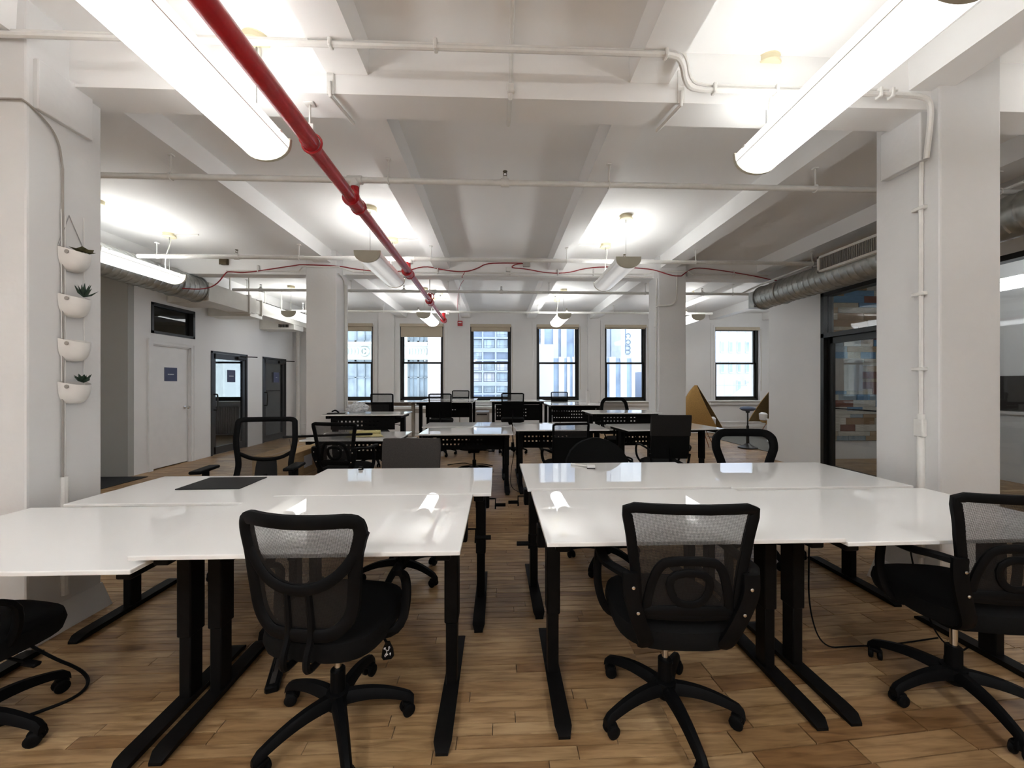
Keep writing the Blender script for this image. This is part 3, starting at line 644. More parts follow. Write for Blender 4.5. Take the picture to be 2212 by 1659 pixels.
MB().tube([(0, GY-0.013, GZ+0.07), (-0.005, GY-0.013, GZ-0.012), (-0.01, GY+0.23, GZ-0.012)], 0.014, 8).rbox(-0.022, 0.022, GY-0.035, GY+0.0, GZ+0.02, GZ+0.075, 0.006, 1).build('elbow', M['pipe'], c)
for (x, lab) in ((-1.03, 'white conduit bracket on the near beam left of the red pipe'), (1.16, 'white conduit bracket on the near beam by the bend')):
    b = thing('beam_bracket', lab, 'bracket', (x, GY, GZ))
    MB().box(-0.02, 0.02, -0.012, 0.0, -0.01, 0.20).build('plate', M['pipe'], b, smooth=0)
    MB().tube([(0.0, -0.02, 0.06), (0.0, -0.012, -0.02), (0.05 if x < 0 else -0.05, 0.24, -0.02)], 0.012, 8).build('rod', M['pipe'], b)
# conduits on columns
c = thing('column_conduit', 'white conduit running down the near right column', 'conduit', (2.823, 2.40, 0))
MB().tube([(-0.016, 0.05, 3.05), (-0.012, 0.06, 2.75), (-0.012, 0.06, 0.25)], 0.013, 8).build('pipe', M['pipe'], c)
MB().tube([(-0.012, 0.06, 1.25), (-0.012, 0.06, 0.3)], 0.021, 8).rbox(-0.035, 0.0, 0.03, 0.09, 1.10, 1.22, 0.006, 1).build('lower_sleeve', M['pipe'], c)
for zz in (2.62, 2.05, 1.55): MB().rbox(-0.028, 0.004, 0.03, 0.11, zz-0.012, zz+0.012, 0.004, 1).build('strap', M['pipe'], c)
c = thing('column_conduit', 'grey cable and conduit running down the near left column', 'conduit', (-2.58, 2.2, 0))
MB().tube([(-1.2, -0.012, 2.99), (-0.06, -0.012, 3.0)]+curve3([(-0.01, -0.012, 3.0), (0.012, 0.02, 2.98), (0.012, 0.14, 2.90), (0.012, 0.165, 2.72)], 3)+[(0.012, 0.165, 0.35)], 0.006, 6).build('cable', M['filing'], c)
MB().tube([(0.008, 0.18, 2.45), (0.008, 0.18, 0.3)], 0.005, 6).build('conduit_pipe', M['pipe'], c)
MB().tube([(0.012, 0.175, 0.9), (0.012, 0.175, 0.2)], 0.018, 8).build('lower_sleeve', M['pipe'], c)
c = thing('column_conduit', 'thin white conduit on the far left column', 'conduit', (-2.55, 6.3, 0))
MB().tube([(0.02, -0.1, 3.2)]+curve3([(0.02, 0.0, 3.2), (0.012, 0.16, 3.15), (0.012, 0.18, 2.9)], 2)+[(0.012, 0.18, 0.2)], 0.012, 8).tube([(0.012, 0.22, 3.1), (0.012, 0.24, 0.2)], 0.012, 8).build('pipe', M['pipe'], c)
c = thing('column_conduit', 'bent white conduit on the far right column', 'conduit', (2.64, 6.24, 0))
MB().tube([(0.30, -0.014, 3.26)]+curve3([(0.30, -0.014, 2.85), (0.24, -0.014, 2.76), (0.10, -0.014, 2.74), (-0.014, -0.014, 2.74)], 2)+[(-0.014, 0.06, 2.72), (-0.014, 0.1, 0.2)], 0.014, 8).tube([(-0.014, 0.05, 3.2), (-0.014, 0.07, 2.75)], 0.012, 8).rbox(-0.03, 0, 0.06, 0.13, 2.4, 2.56, 0.006, 1).build('pipe', M['pipe'], c)
# ---- second girder: red alarm cables, junction boxes, conduits
G2 = 6.42
c = thing('conduit_run', 'white conduits along the far ceiling beam', 'conduit', (0, G2, 3.3))
MB().tube([(-4.4, -0.02, -0.01), (-3.25, -0.02, -0.01), (-3.06, -0.28, -0.01), (-2.5, -0.28, -0.01), (-2.35, -0.02, -0.01), (2.45, -0.02, 0), (2.6, -0.2, 0), (3.14, -0.2, 0), (3.3, -0.02, 0), (4.6, -0.02, 0.0)], 0.014, 8).tube([(-2.5, -0.016, -0.055), (0.3, -0.016, -0.05), (2.6, -0.016, -0.045)], 0.010, 6).build('pipe', M['pipe'], c)
for xs_ in (-3.9, -2.2, -1.0, 0.2, 1.0, 1.6, 3.2, 4.0): MB().rbox(xs_-0.01, xs_+0.01, -0.04, 0, -0.03, 0.08, 0.004, 1).build('strap', M['pipe'], c)
MB().rbox(-0.05, 0.03, -0.05, 0.0, -0.02, 0.05, 0.006, 1, Matrix.Translation((0.18, 0, 0.04))).build('box', M['pipe'], c)
def cable(lab, pts, r=0.009):
    b = MB().tube(curve3(pts, 2), r, 6); o = b.build('alarm_cable', M['redcable']); return tag(o, lab, 'cable')
yc = G2-0.03
cable('red alarm cable draped left of the far left column', [(-4.85, yc-0.3, 2.92), (-4.7, yc-0.1, 2.95), (-4.55, yc, 3.05), (-4.40, yc, 3.26), (-4.35, yc, 3.27), (-4.1, yc, 3.25), (-3.5, yc, 3.35), (-3.2, yc-0.15, 3.34), (-3.08, 6.13, 3.32), (-2.46, 6.13, 3.30), (-2.3, 6.25, 3.29), (-1.9, yc, 3.29), (-1.5, yc, 3.31)])
cable('red alarm cable draped between red pipe and middle junction box', [(-1.5, yc, 3.31), (-1.2, yc, 3.40), (-0.9, yc, 3.33), (-0.55, yc, 3.30), (-0.35, yc, 3.36), (-0.2, yc, 3.45), (0.1, yc, 3.46), (0.4, yc, 3.46)])
cable('red alarm cable hanging from the middle junction box to the right', [(0.44, yc, 3.46), (0.28, yc, 3.44), (0.2, yc, 3.38), (0.45, yc, 3.37), (0.8, yc, 3.30), (1.15, yc, 3.30), (1.5, yc, 3.40), (2.0, yc, 3.42), (2.35, yc, 3.40), (2.55, 6.2, 3.32), (2.85, 6.2, 3.22), (3.0, 6.2, 3.22)])
cable('red alarm cable running right of the far right column', [(3.0, 6.2, 3.22), (3.16, 6.22, 3.34), (3.4, yc, 3.42), (3.9, yc, 3.36), (4.4, yc, 3.28), (4.55, yc-0.1, 3.2), (4.9, yc-0.2, 3.12)])
cable('thin red cable dropping to the fire alarm strobe', [(-0.55, yc, 3.30), (-0.62, yc+0.02, 3.2), (-0.55, yc+0.3, 3.32), (-0.78, 7.6, 3.345), (-1.0, 9.5, 3.345), (-1.12, 11.0, 3.345), (-1.14, 11.17, 3.25), (-1.13, 11.17, 3.2)], 0.006)
for (x, z_, m_, lab) in ((-4.43, 3.43, 'brass', 'rusty junction box with red cables at the left'), (0.47, 3.45, 'filing', 'grey junction box in the middle of the far beam')):
    j = thing('junction_box', lab, 'junction box', (x, G2-0.03, z_)); MB().rbox(-0.055, 0.055, -0.03, 0.03, -0.05, 0.05, 0.006, 1).build('body', M[m_], j)
    MB().rbox(-0.06, 0.06, -0.036, -0.03, -0.055, 0.055, 0.003, 1).build('cover', M[m_], j)
al = thing('fire_alarm_strobe', 'small red fire alarm strobe between two windows', 'fire alarm', (-1.10, BW, 3.13))
MB().rbox(-0.07, 0.07, -0.06, 0, 0, 0.145, 0.008, 2).build('body', M['red'], al); MB().rbox(-0.045, 0.045, -0.075, -0.055, 0.075, 0.105, 0.005, 1).build('strobe_lens', M['trim'], al)
MB().box(-0.05, 0.05, -0.062, -0.058, 0.02, 0.055).build('sounder_grille', M['redcable'], al, smooth=0)
for (x, yy, lab) in ((1.35, 9.05, 'white ceiling sensor disc near the rear right pendant'), (-1.35, 9.05, 'white ceiling sensor disc near the rear left pendant')):
    s_ = thing('ceiling_sensor', lab, 'sensor', (x, yy, CZ-0.03)); MB().lathe([(0.05, 0), (0.06, 0.01), (0.06, 0.03)], 16).build('body', M['cream'], s_); MB().lathe([(0.015, -0.03), (0.02, 0.0)], 10).build('lens', M['wire'], s_)
# ---- ducts
def spiral(name, lab, x, z_, y0, y1, r):
    t = thing(name, lab, 'duct', (x, y0, z_)); n = 24; L_ = y1-y0; b = MB(); v = []; f = []; k = int(L_/0.0125)
    for i in range(k+1):
        yy = L_*i/k
        for j in range(n):
            a = 2*PI*j/n; ph = (yy/0.10 + j/n) % 1.0; rr = r+(0.008 if ph < 0.14 else 0.0); v.append((rr*math.cos(a), yy, rr*math.sin(a)))
    for i in range(k):
        for j in range(n): f.append([i*n+j, i*n+(j+1) % n, (i+1)*n+(j+1) % n, (i+1)*n+j])
    b.add(v, f); b.build('spiral_pipe', M['galv'], t, smooth=30)
    for yy in (L_-0.02, L_-0.5): MB().tube([((r+0.008)*math.cos(q), yy, (r+0.008)*math.sin(q)) for q in [2*PI*j/28 for j in range(28)]], 0.012, 6, closed=True).build('joint_ring', M['galv'], t)
    return t
dl = spiral('spiral_duct', 'galvanised spiral duct on the left below the ceiling', -5.10, 3.05, 0.5, 6.70, 0.205)
dr = spiral('spiral_duct', 'galvanised spiral duct on the right with a grille', 4.62, 2.95, 0.5, 6.55, 0.19)
MB().box(-0.16, 0.10, 6.05, 6.2, -0.16, 0.12).build('end_cap', M['galv'], dr, smooth=0)
def grille(parent, x0, y0, y1, z0, z1, sx, n):
    g = MB(); e = 0.03
    for (a, b_, c0, c1) in ((y0, y1, z0, z0+e), (y0, y1, z1-e, z1), (y0, y0+e, z0, z1), (y1-e, y1, z0, z1)): g.box(min(x0, x0+sx*0.06), max(x0, x0+sx*0.06), a, b_, c0, c1)
    go = g.build('grille_frame', M['lampwhite'], parent, smooth=0)
    MB().box(min(x0, x0+sx*0.01), max(x0, x0+sx*0.01), y0+e, y1-e, z0+e, z1-e).build('grille_back', M['blackmetal'], go, smooth=0)
    s_ = MB()
    for k in range(n):
        yy = y0+e+(y1-y0-2*e)*(k+0.5)/n; s_.box(min(x0+sx*0.01, x0+sx*0.05), max(x0+sx*0.01, x0+sx*0.05), yy-0.004, yy+0.004, z0+e, z1-e)
    s_.build('louvre', M['filing'], go, smooth=0)
grille(dr, -0.19, 3.6, 4.62, 0.02, 0.24, -1, 40)
grille(dl, 0.19, 2.4, 3.75, 0.02, 0.24, 1, 40)
for yy in (5.0, 1.8):
    MB().tube([(0, yy, 0.2), (0, yy, CZ-2.97)], 0.007, 6).build('hanger_rod', M['wire'], dr)
tag(MB().tube(curve3([(4.35, 6.75, 3.06), (4.5, 6.5, 3.16), (4.65, 5.6, 3.21), (4.6, 4.6, 3.22), (4.6, 3.2, 3.22)], 2), 0.016, 6).build('flexible_conduit', M['pipe']), 'white flexible conduit lying along the right duct', 'conduit')
rdct = thing('rectangular_duct', 'white rectangular duct continuing from the left spiral duct', 'duct', (-5.10, 6.72, 3.03))
MB().rbox(-0.19, 0.19, 0, 1.05, -0.17, 0.15, 0.006, 1).build('section', M['lampwhite'], rdct); MB().rbox(-0.17, 0.17, 1.25, 4.0, -0.14, 0.13, 0.006, 1).build('section', M['lampwhite'], rdct)
MB().rbox(-0.215, 0.215, 1.03, 1.09, -0.195, 0.175, 0.006, 1).rbox(-0.195, 0.195, 1.08, 1.27, -0.16, 0.14, 0.006, 1).rbox(-0.2, 0.2, 1.45, 1.49, -0.17, 0.155, 0.006, 1).build('flange', M['lampwhite'], rdct)
for yy in (1.06, 2.2, 3.3): MB().box(-0.19, -0.175, yy-0.012, yy+0.012, 0, CZ-3.03).box(0.175, 0.19, yy-0.012, yy+0.012, 0, CZ-3.03).build('hanger_strap', M['lampwhite'], rdct, smooth=0)
br1 = thing('branch_duct', 'white branch duct box reaching the left wall over the first glass door', 'duct', (-5.34, 7.85, 2.90)); MB().rbox(-0.42, 0.4, 0, 0.4, -0.1, 0.1, 0.005, 1).build('body', M['lampwhite'], br1)
br2 = thing('branch_duct', 'white branch duct box with a small grille over the last glass door', 'duct', (-5.34, 9.5, 2.90)); MB().rbox(-0.42, 0.4, 0, 0.45, -0.13, 0.1, 0.005, 1).build('body', M['lampwhite'], br2)
gg = MB(); 
for k in range(7): gg.box(0.04+k*0.035, 0.06+k*0.035, -0.012, 0.0, -0.08, 0.03)
gg.build('grille', M['blackmetal'], br2, smooth=0)
br3 = thing('branch_duct', 'white branch duct box above the dark transom window', 'duct', (-5.34, 6.9, 2.90)); MB().rbox(-0.42, 0.3, 0, 0.5, -0.03, 0.12, 0.005, 1).build('body', M['lampwhite'], br3)
# ================================================================== PLANTERS on the near left column
PL = [(2.24, 'topmost white wall planter with a dry olive leaf', 'dry'), (1.965, 'second white wall planter with a spiky dark succulent', 'spiky'), (1.70, 'third white wall planter, empty', None), (1.445, 'lowest white wall planter with a rosette succulent', 'rosette')]
def bowl_mesh():
    v = []; f = []; n = 16; m_ = 9
    # half bowl against the wall plane x=0, rim tilted down to the front
    for i in range(m_+1):
        t = i/m_*PI/2
        for j in range(n+1):
            a = -PI/2+PI*j/n
            rr = 0.075*math.sin(t)**0.6 if i else 0.0
            x = rr*math.cos(a)*1.15+0.002; yy = rr*math.sin(a); z_ = -0.115*math.cos(t)**0.9 if i < m_ else 0.0
            if i == m_: z_ = 0.02-0.25*x
            elif i == m_-1: z_ = z_*1.0+0.006-0.12*x
            v.append((x, yy, z_))
    k = n+1
    for i in range(m_):
        for j in range(n): f.append([i*k+j, i*k+j+1, (i+1)*k+j+1, (i+1)*k+j])
    f.append([i*k for i in range(m_+1)]+[i*k+n for i in range(m_, -1, -1)])
    return MB().add(v, f)
BM = bowl_mesh().mesh('bowl', M['bowl'], 60)
for (z_, lab, pl) in PL:
    t = thing('wall_planter', lab, 'planter', (-2.578, 2.42, z_), 0, 'white wall planters on the near left column')
    inst('bowl', BM, t)
    for s_ in (-1, 1): MB().tube([(0.012, s_*0.062, 0.02), (0.008, s_*0.062, 0.24)], 0.0025, 5).build('cord', M['pipe'], t)
    MB().lathe([(0.012, 0), (0.012, 0.004)], 8, Matrix.Translation((0.045, -0.066, -0.01)) @ Matrix.Rotation(PI/2, 4, 'X')).build('rivet', M['filing'], t)
    if not pl: continue
    r3 = random.Random(int(z_*100)); nm = {'dry': 'leaf', 'spiky': 'leaf', 'rosette': 'leaf'}[pl]; k = {'dry': 5, 'spiky': 12, 'rosette': 16}[pl]
    for i in range(k):
        a = 2*PI*i/k+r3.random()*0.5; el = r3.uniform(0.35, 1.35) if pl != 'dry' else r3.uniform(0.05, 0.35)
        L_ = {'dry': 0.075, 'spiky': 0.085, 'rosette': 0.06}[pl]*r3.uniform(0.8, 1.15); wd = {'dry': 0.028, 'spiky': 0.009, 'rosette': 0.017}[pl]
        m_ = Matrix.Translation((0.055, 0.015, 0.012)) @ Matrix.Rotation(a, 4, 'Z') @ Matrix.Rotation(-el, 4, 'Y')
        MB().add([(0, 0, 0), (L_*0.45, wd, 0.004), (L_, 0, 0.008), (L_*0.45, -wd, 0.004), (L_*0.45, 0, -0.006)], [(0, 1, 4), (1, 2, 4), (2, 3, 4), (3, 0, 4), (0, 3, 2, 1)], m_).build(nm, M['succ2'] if pl == 'dry' else M['succ'], t)
tag(MB().tube([(-2.572, 2.345, 2.26), (-2.57, 2.40, 2.46), (-2.572, 2.495, 2.26)], 0.003, 5).build('hanging_wire', M['wire']), 'thin wire loop holding the planters on the column', 'wire')
# ================================================================== DESKS
TT = 0.018
def foot_mesh(L_):
    # flat foot bar with softly sloped rounded ends
    h = L_/2; b = MB(); pr = [(-h, 0.0), (-h+0.0, 0.012), (-h+0.03, 0.030), (-h+0.06, 0.035), (h-0.06, 0.035), (h-0.03, 0.030), (h, 0.012), (h, 0.0)]
    v = []; f = []; n = len(pr); wd = 0.036
    for sgn in (-1, 1):
        for (y, z_) in pr:
            ww = wd-0.012 if abs(y) > h-0.01 else wd
            v.append((sgn*ww, y, z_+0.002))
    f = [list(range(n)), list(range(n, 2*n))[::-1]]+[[i, i+n, (i+1) % n+n, (i+1) % n] for i in range(n)]
    return b.add(v, f)
def desk(lab, x0, x1, y0, y1, h, rot=0.0, leg='steel', cranks=(), panel=None, foot=0.70, single=0.0, group='white height-adjustable desks'):
    """x0..x1, y0..y1: top outline at height h; cranks: list of (+1 right / -1 left, y offset, z)"""
    cx_, cy_ = (x0+x1)/2, (y0+y1)/2; hw, hd = (x1-x0)/2, (y1-y0)/2
    t = thing('desk', lab, 'desk', (cx_, cy_, 0), rot, group); S = M[leg]
    MB().rbox(-hw, hw, -hd, hd, h-TT, h, 0.004, 2).build('tabletop', M['top'], t)
    xl = hw-0.075
    for s in (-1, 1):
        g = MB().rbox(-0.032, 0.032, -0.045, 0.045, h*0.40, h-TT-0.03, 0.006, 1); up = g.build('leg', S, t, (s*xl, 0, 0))
        MB().rbox(-0.026, 0.026, -0.038, 0.038, 0.03, h*0.44, 0.005, 1).build('inner_column', S, up)
        MB().rbox(-0.03, 0.03, -hd*0.86, hd*0.86, h-TT-0.045, h-TT, 0.006, 1).build('side_bracket', S, up)
        foot_me = shared('foot%.2f%s' % (foot, leg), lambda: foot_mesh(foot).mesh('foot', S, 30)); inst('foot', foot_me, t, (s*xl, 0, 0))
    MB().rbox(-xl, xl, -0.035, 0.035, h-TT-0.075, h-TT-0.02, 0.005, 1).build('crossbeam', S, t)
    for (s, yy, z_, ln) in cranks:
        k = MB().rbox(s*xl-0.05, s*xl+0.05, yy-0.04, yy+0.04, z_-0.02, z_+0.10, 0.006, 1); ko = k.build('crank_box', S, t)
        MB().tube([(s*xl, yy, z_+0.04), (s*(hw+0.02), yy, z_+0.04), (s*(hw+0.02), yy-0.02, z_-0.03), (s*(hw+0.02), yy-0.02, z_)], 0.006, 6).tube([(s*(hw+0.02), yy-0.02, z_), (s*(hw+0.02+ln), yy-0.02, z_)], 0.013, 8).build('crank_handle', M['plastic'], ko)
    if panel:
        (zt, zb, yy, rows) = panel; pw = xl-0.05; b = MB(); nx = 48
        # perforated modesty panel: strips between rows of slots
        zs = sorted(rows); sl = 0.022; cz = zb
        slots = []
        for zr in zs:
            b.box(-pw, pw, yy-0.004, yy+0.004, cz, zr-sl/2); n_ = 3; cz = zr+sl/2
            xx = -pw
            k = 0
            while xx < pw:
                solid = 0.030; hole = 0.026
                if (k // 6) % 3 == 2: solid = 0.056; hole = 0.0
                b.box(xx, min(pw, xx+solid), yy-0.004, yy+0.004, zr-sl/2, zr+sl/2); xx += solid+hole; k += 1
        b.box(-pw, pw, yy-0.004, yy+0.004, cz, zt)
        b.build('modesty_panel', S, t, smooth=0)
    return t
desk('white desk at the left edge, lower than the desk it slides under', -2.55, -1.335, 1.445, 2.195, 0.775)
desk('front white desk left of the aisle, with the round-backed chair', -1.375, -0.145, 1.475, 2.235, 0.812, cranks=[(1, 0.30, 0.60, 0.085)])
desk('white desk with the black mat on it', -2.44, -1.25, 2.245, 2.90, 0.775, R_(-0.5))
desk('second-row white desk left of the aisle, in front of the grey-backed chair', -1.285, -0.04, 2.245, 2.945, 0.812, cranks=[(1, 0.26, 0.56, 0.075)])
desk('front white desk right of the aisle', 0.195, 1.43, 1.53, 2.285, 0.815, cranks=[(-1, 0.28, 0.55, 0.07)])
desk('white desk at the right edge beside the near right column', 1.435, 2.68, 1.545, 2.32, 0.797, R_(1.0))
desk('second-row white desk right of the aisle, with marker and eraser', 0.175, 1.45, 2.34, 3.09, 0.812, R_(0.6), cranks=[(-1, 0.24, 0.55, 0.075)])
desk('second-row white desk in front of the open-framed black chair', 1.46, 2.67, 2.375, 3.13, 0.795, R_(0.4))
desk('mid-room white desk with the yellow paper roll', -2.335, -1.19, 4.60, 5.40, 0.79, panel=(0.72, 0.42, 0.30, (0.55, 0.62)))
desk('standing-height white desk with the crumpled plastic bag', -2.50, -1.35, 5.52, 6.13, 1.016, panel=(0.97, 0.80, -0.27, (0.86, 0.915)))
desk('mid-room white desk left of the aisle, with a swivel seat under it', -1.03, 0.195, 4.98, 5.74, 0.805, panel=(0.74, 0.48, 0.34, (0.56, 0.63)))
desk('white desk backing onto the mid-room desk left of the aisle', -1.14, 0.17, 5.80, 6.46, 0.81)
desk('mid-room white desk right of the aisle, with the mesh chair pulled up', 0.235, 1.465, 5.0, 5.76, 0.852, panel=(0.76, 0.50, 0.34, (0.60, 0.67)))
desk('white desk backing onto the mid-room desk right of the aisle', 0.24, 1.44, 5.80, 6.45, 0.80)
desk('turned white desk with the cloth-covered chair, near the pod chair', 1.72, 3.14, 5.22, 6.02, 0.825, R_(6), panel=(0.74, 0.5, 0.3, (0.56, 0.63)))
desk('standing-height white desk before the far right column', 1.47, 2.62, 6.05, 6.72, 0.99, panel=(0.94, 0.78, -0.1, (0.84, 0.90)))
desk('far white desk with almond legs, at the left', -2.99, -1.76, 8.02, 8.78, 1.08, leg='almond')
desk('far white desk over the grey filing cabinet', -1.75, -0.52, 8.02, 8.78, 1.08, panel=(1.0, 0.7, 0.3, (0.80, 0.87, 0.94)))
desk('far white desk in the middle, below the gridded-building window', -0.18, 1.03, 8.20, 8.96, 1.088, panel=(1.0, 0.66, -0.2, (0.76, 0.83, 0.90)))
desk('far white desk at the right, with the white paper roll', 1.09, 2.32, 8.20, 8.96, 1.00, panel=(0.93, 0.6, 0.0, (0.70, 0.77, 0.84)))
desk('rearmost white desk by the window, behind the almond-legged one', -1.74, -0.50, 8.84, 9.60, 1.09)
desk('rearmost white desk behind the paper-roll desk', 1.09, 2.30, 9.02, 9.74, 1.0)
# ================================================================== CHAIRS
def leg_mesh(arch=0.018, R=0.295):
    b = MB(); P = []; ws = []
    n = 10
    for i in range(n+1):
        u = i/n; x = 0.02+u*(R-0.02); z_ = 0.125+0.0*u - 0.045*u**2 + arch*math.sin(PI*u)*0.5
        P.append((x, 0, z_)); ws.append(0.030-0.011*u)
    # tip turns down
    P.append((R+0.018, 0, P[-1][2]-0.02)); ws.append(0.018)
    o = len(b.v); hs = [0.022-0.008*i/len(P) for i in range(len(P))]
    for i, p in enumerate(P):
        w_, h_ = ws[i], hs[i]
        for (a, c) in ((-w_, -h_), (w_, -h_), (w_*0.85, h_*0.3), (w_*0.45, h_), (-w_*0.45, h_), (-w_*0.85, h_*0.3)): b.v.append((p[0], a, p[2]+c))
    k = 6
    for i in range(len(P)-1):
        for j in range(k): b.f.append([o+i*k+j, o+i*k+(j+1) % k, o+(i+1)*k+(j+1) % k, o+(i+1)*k+j])
    b.f.append([o+j for j in range(k)][::-1]); b.f.append([o+(len(P)-1)*k+j for j in range(k)])
    return b
def caster_mesh():
    b = MB()
    for s in (-1, 1): b.lathe([(0.008, 0), (0.022, 0.002), (0.027, 0.006), (0.027, 0.018), (0.022, 0.022), (0.008, 0.022)], 14, Matrix.Translation((0, s*0.006 if s > 0 else -0.006, 0.027)) @ Matrix.Rotation(-s*PI/2, 4, 'X'))
    b.tube([(0.015, 0, 0.035), (0.012, 0, 0.062), (0.008, 0, 0.08)], [0.014, 0.013, 0.009], 8)
    b.rbox(-0.020, 0.022, -0.024, 0.024, 0.036, 0.060, 0.010, 2)
    return b
LEGM = leg_mesh().mesh('base_leg', M['plastic'], 40); CASM = caster_mesh().mesh('caster', M['plastic'], 40)
HUBM = MB().lathe([(0.030, 0.075), (0.040, 0.085), (0.046, 0.11), (0.046, 0.15), (0.036, 0.155)], 18).mesh('base_hub', M['plastic'], 40)
def wprof(tab, v):
    if v <= tab[0][0]: return tab[0][1]
    for (a, x), (b, y_) in zip(tab, tab[1:]):
        if v <= b: q = (v-a)/(b-a); q = q*q*(3-2*q)*0.5+q*0.5; return x+(y_-x)*q
    return tab[-1][1]
def chair(lab, x, y, rot, kind, sz=0.50, base=0, arms=None, tilt=0.0, group='office swivel chairs', chrome=True, name='office_chair'):
    """local +y is the sitter's front; the back stands at -y"""
    t = thing(name, lab, 'chair', (x, y, 0), rot, group)
    B = R_(base)-rot
    inst('base_hub', HUBM, t)
    for k in range(5):
        a = B+2*PI*k/5; lg = inst('base_leg', LEGM, t, (0, 0, 0), (0, 0, a)); inst('caster', CASM, lg, (0.285, 0, 0), (0, 0, random.uniform(-1.2, 1.2)))
    gz = sz-0.13
    MB().lathe([(0.030, 0.14), (0.030, min(0.24, gz-0.05)), (0.024, min(0.245, gz-0.045))], 14).build('lift_sleeve', M['plastic'], t)
    MB().lathe([(0.014, 0.2), (0.014, gz)], 12).build('gas_lift', M['chrome'] if chrome else M['plastic'], t)
    MB().rbox(-0.09, 0.09, -0.13, 0.10, gz-0.02, gz+0.035, 0.015, 2).build('tilt_mechanism', M['plastic'], t)
    st = MB().lathe([(0.20, gz+0.025), (0.235, gz+0.035), (0.245, gz+0.07), (0.238, gz+0.105), (0.20, gz+0.125), (0.1, gz+0.132), (0.01, gz+0.133)], 32, Matrix.Translation((0, 0.01, 0)), 1.0, 0.98, True, 3.2)
    st.build('seat', M['fabric'], t)
    lv = MB().tube([(0.08, 0.05, gz), (0.24, 0.06, gz-0.02)], 0.006, 6)
    if kind == 'round': 
        pass
    else:
        lv.rbox(0.22, 0.29, 0.045, 0.075, gz-0.03, gz-0.012, 0.006, 1); lv.build('lever', M['plastic'], t)
    # ---------------- backs
    lean = 0.16
    def bk(u, v, c=0.55, y0=-0.235): return (u, y0-lean*v*0.75-tilt*v+c*(u*u), sz+v)
    def outline(tab, corner=2, rc=0.0):
        vs = [tab[0][0]+(tab[-1][0]-tab[0][0])*i/10 for i in range(11)]
        right = [(wprof(tab, q), q) for q in vs]; left = [(-a, b_) for a, b_ in right[::-1]]
        tw = tab[-1][1]; bw = tab[0][1]
        return right+[(tw*0.5, tab[-1][0]), (-tw*0.5, tab[-1][0])]+left+[(-bw*0.5, tab[0][0]), (bw*0.5, tab[0][0])]
    def sheet(tab, m_, name='back_mesh', thick=0.0, shrink=0.0, c=0.55, nu=10, nv=10, off=0.0, group_=None):
        b = MB(); v0, v1 = tab[0][0]+shrink, tab[-1][0]-shrink; o = []
        for i in range(nv+1):
            v = v0+(v1-v0)*i/nv; w_ = max(0.004, wprof(tab, v)-shrink)
            for j in range(nu+1):
                p = bk(-w_+2*w_*j/nu, v, c); b.v.append((p[0], p[1]+off, p[2]))
        for i in range(nv):
            for j in range(nu): a = i*(nu+1)+j; b.f.append([a, a+1, a+nu+2, a+nu+1])
        if thick:
            n0 = len(b.v); b.v += [(p[0], p[1]-thick, p[2]) for p in b.v[:n0]]
            b.f += [[q+n0 for q in f][::-1] for f in b.f[:nu*nv]]
            ed = [j for j in range(nu+1)]+[i*(nu+1)+nu for i in range(1, nv+1)]+[nv*(nu+1)+j for j in range(nu-1, -1, -1)]+[i*(nu+1) for i in range(nv-1, 0, -1)]
            for a, c_ in zip(ed, ed[1:]+ed[:1]): b.f.append([a, c_, c_+n0, a+n0])
        return b.build(name, m_, t, smooth=50 if not thick else 40)
    def frame(tab, rx_, ry_, name='back_frame', m_=None, sm=2, pts=None, c=0.55, closed=True):
        p = chaikin([Vector((a, b_, 0)) for a, b_ in (pts or outline(tab))], sm, closed)
        return MB().sweep([bk(q.x, q.y, c) for q in p], rx_, ry_, (0, 1, 0), closed).build(name, m_ or M['plastic'], t)
    def spine(w0=0.03, v1=0.16):
        MB().sweep(curve3([(0, -0.10, gz+0.0), (0, -0.24, gz), (0, -0.275, gz+0.06), bk(0, v1)], 2), w0, 0.014, (1, 0, 0), False).build('back_spine', M['plastic'], t)
    if kind == 'task':         # chairs with bolted arm brackets and a window-like lumbar support
        tab = [(0.055, 0.185), (0.20, 0.195), (0.34, 0.215), (0.47, 0.238)]
        frame(tab, 0.019, 0.013, sm=1); sheet(tab, M['mesh'], shrink=0.01)
        frame(None, 0.017, 0.010, 'lumbar_support', pts=[(0.155, 0.07), (0.145, 0.16), (0.115, 0.25), (0.07, 0.272), (-0.07, 0.272), (-0.115, 0.25), (-0.145, 0.16), (-0.155, 0.07)], sm=2, closed=False)
        frame(None, 0.015, 0.009, 'lumbar_ring', pts=[(0.058, 0.10), (0.085, 0.225), (-0.085, 0.225), (-0.058, 0.10)], sm=2)
        frame(None, 0.021, 0.012, 'lower_rail', pts=[(-0.185, 0.062), (-0.09, 0.075), (0.09, 0.075), (0.185, 0.062)], sm=2, closed=False)
        for s in (-1, 1):
            ab = MB().sweep(curve3([(s*0.222, -0.262, sz+0.225), (s*0.224, -0.262, sz+0.15), (s*0.19, -0.245, sz+0.04), (s*0.15, -0.225, sz-0.06), (s*0.145, -0.18, sz-0.105), (s*0.13, -0.02, sz-0.11)], 2), 0.030, 0.011, (0, 1, 0.1), False).build('arm_bracket', M['plastic'], t)
            for (q, zz, yy) in ((0.215, 0.175, -0.277), (0.195, 0.075, -0.266)):
                MB().lathe([(0.0065, 0), (0.0065, 0.004), (0.003, 0.006)], 10, Matrix.Translation((s*q, yy, sz+zz)) @ Matrix.Rotation(PI/2, 4, 'X')).build('bolt', M['chrome'], ab)
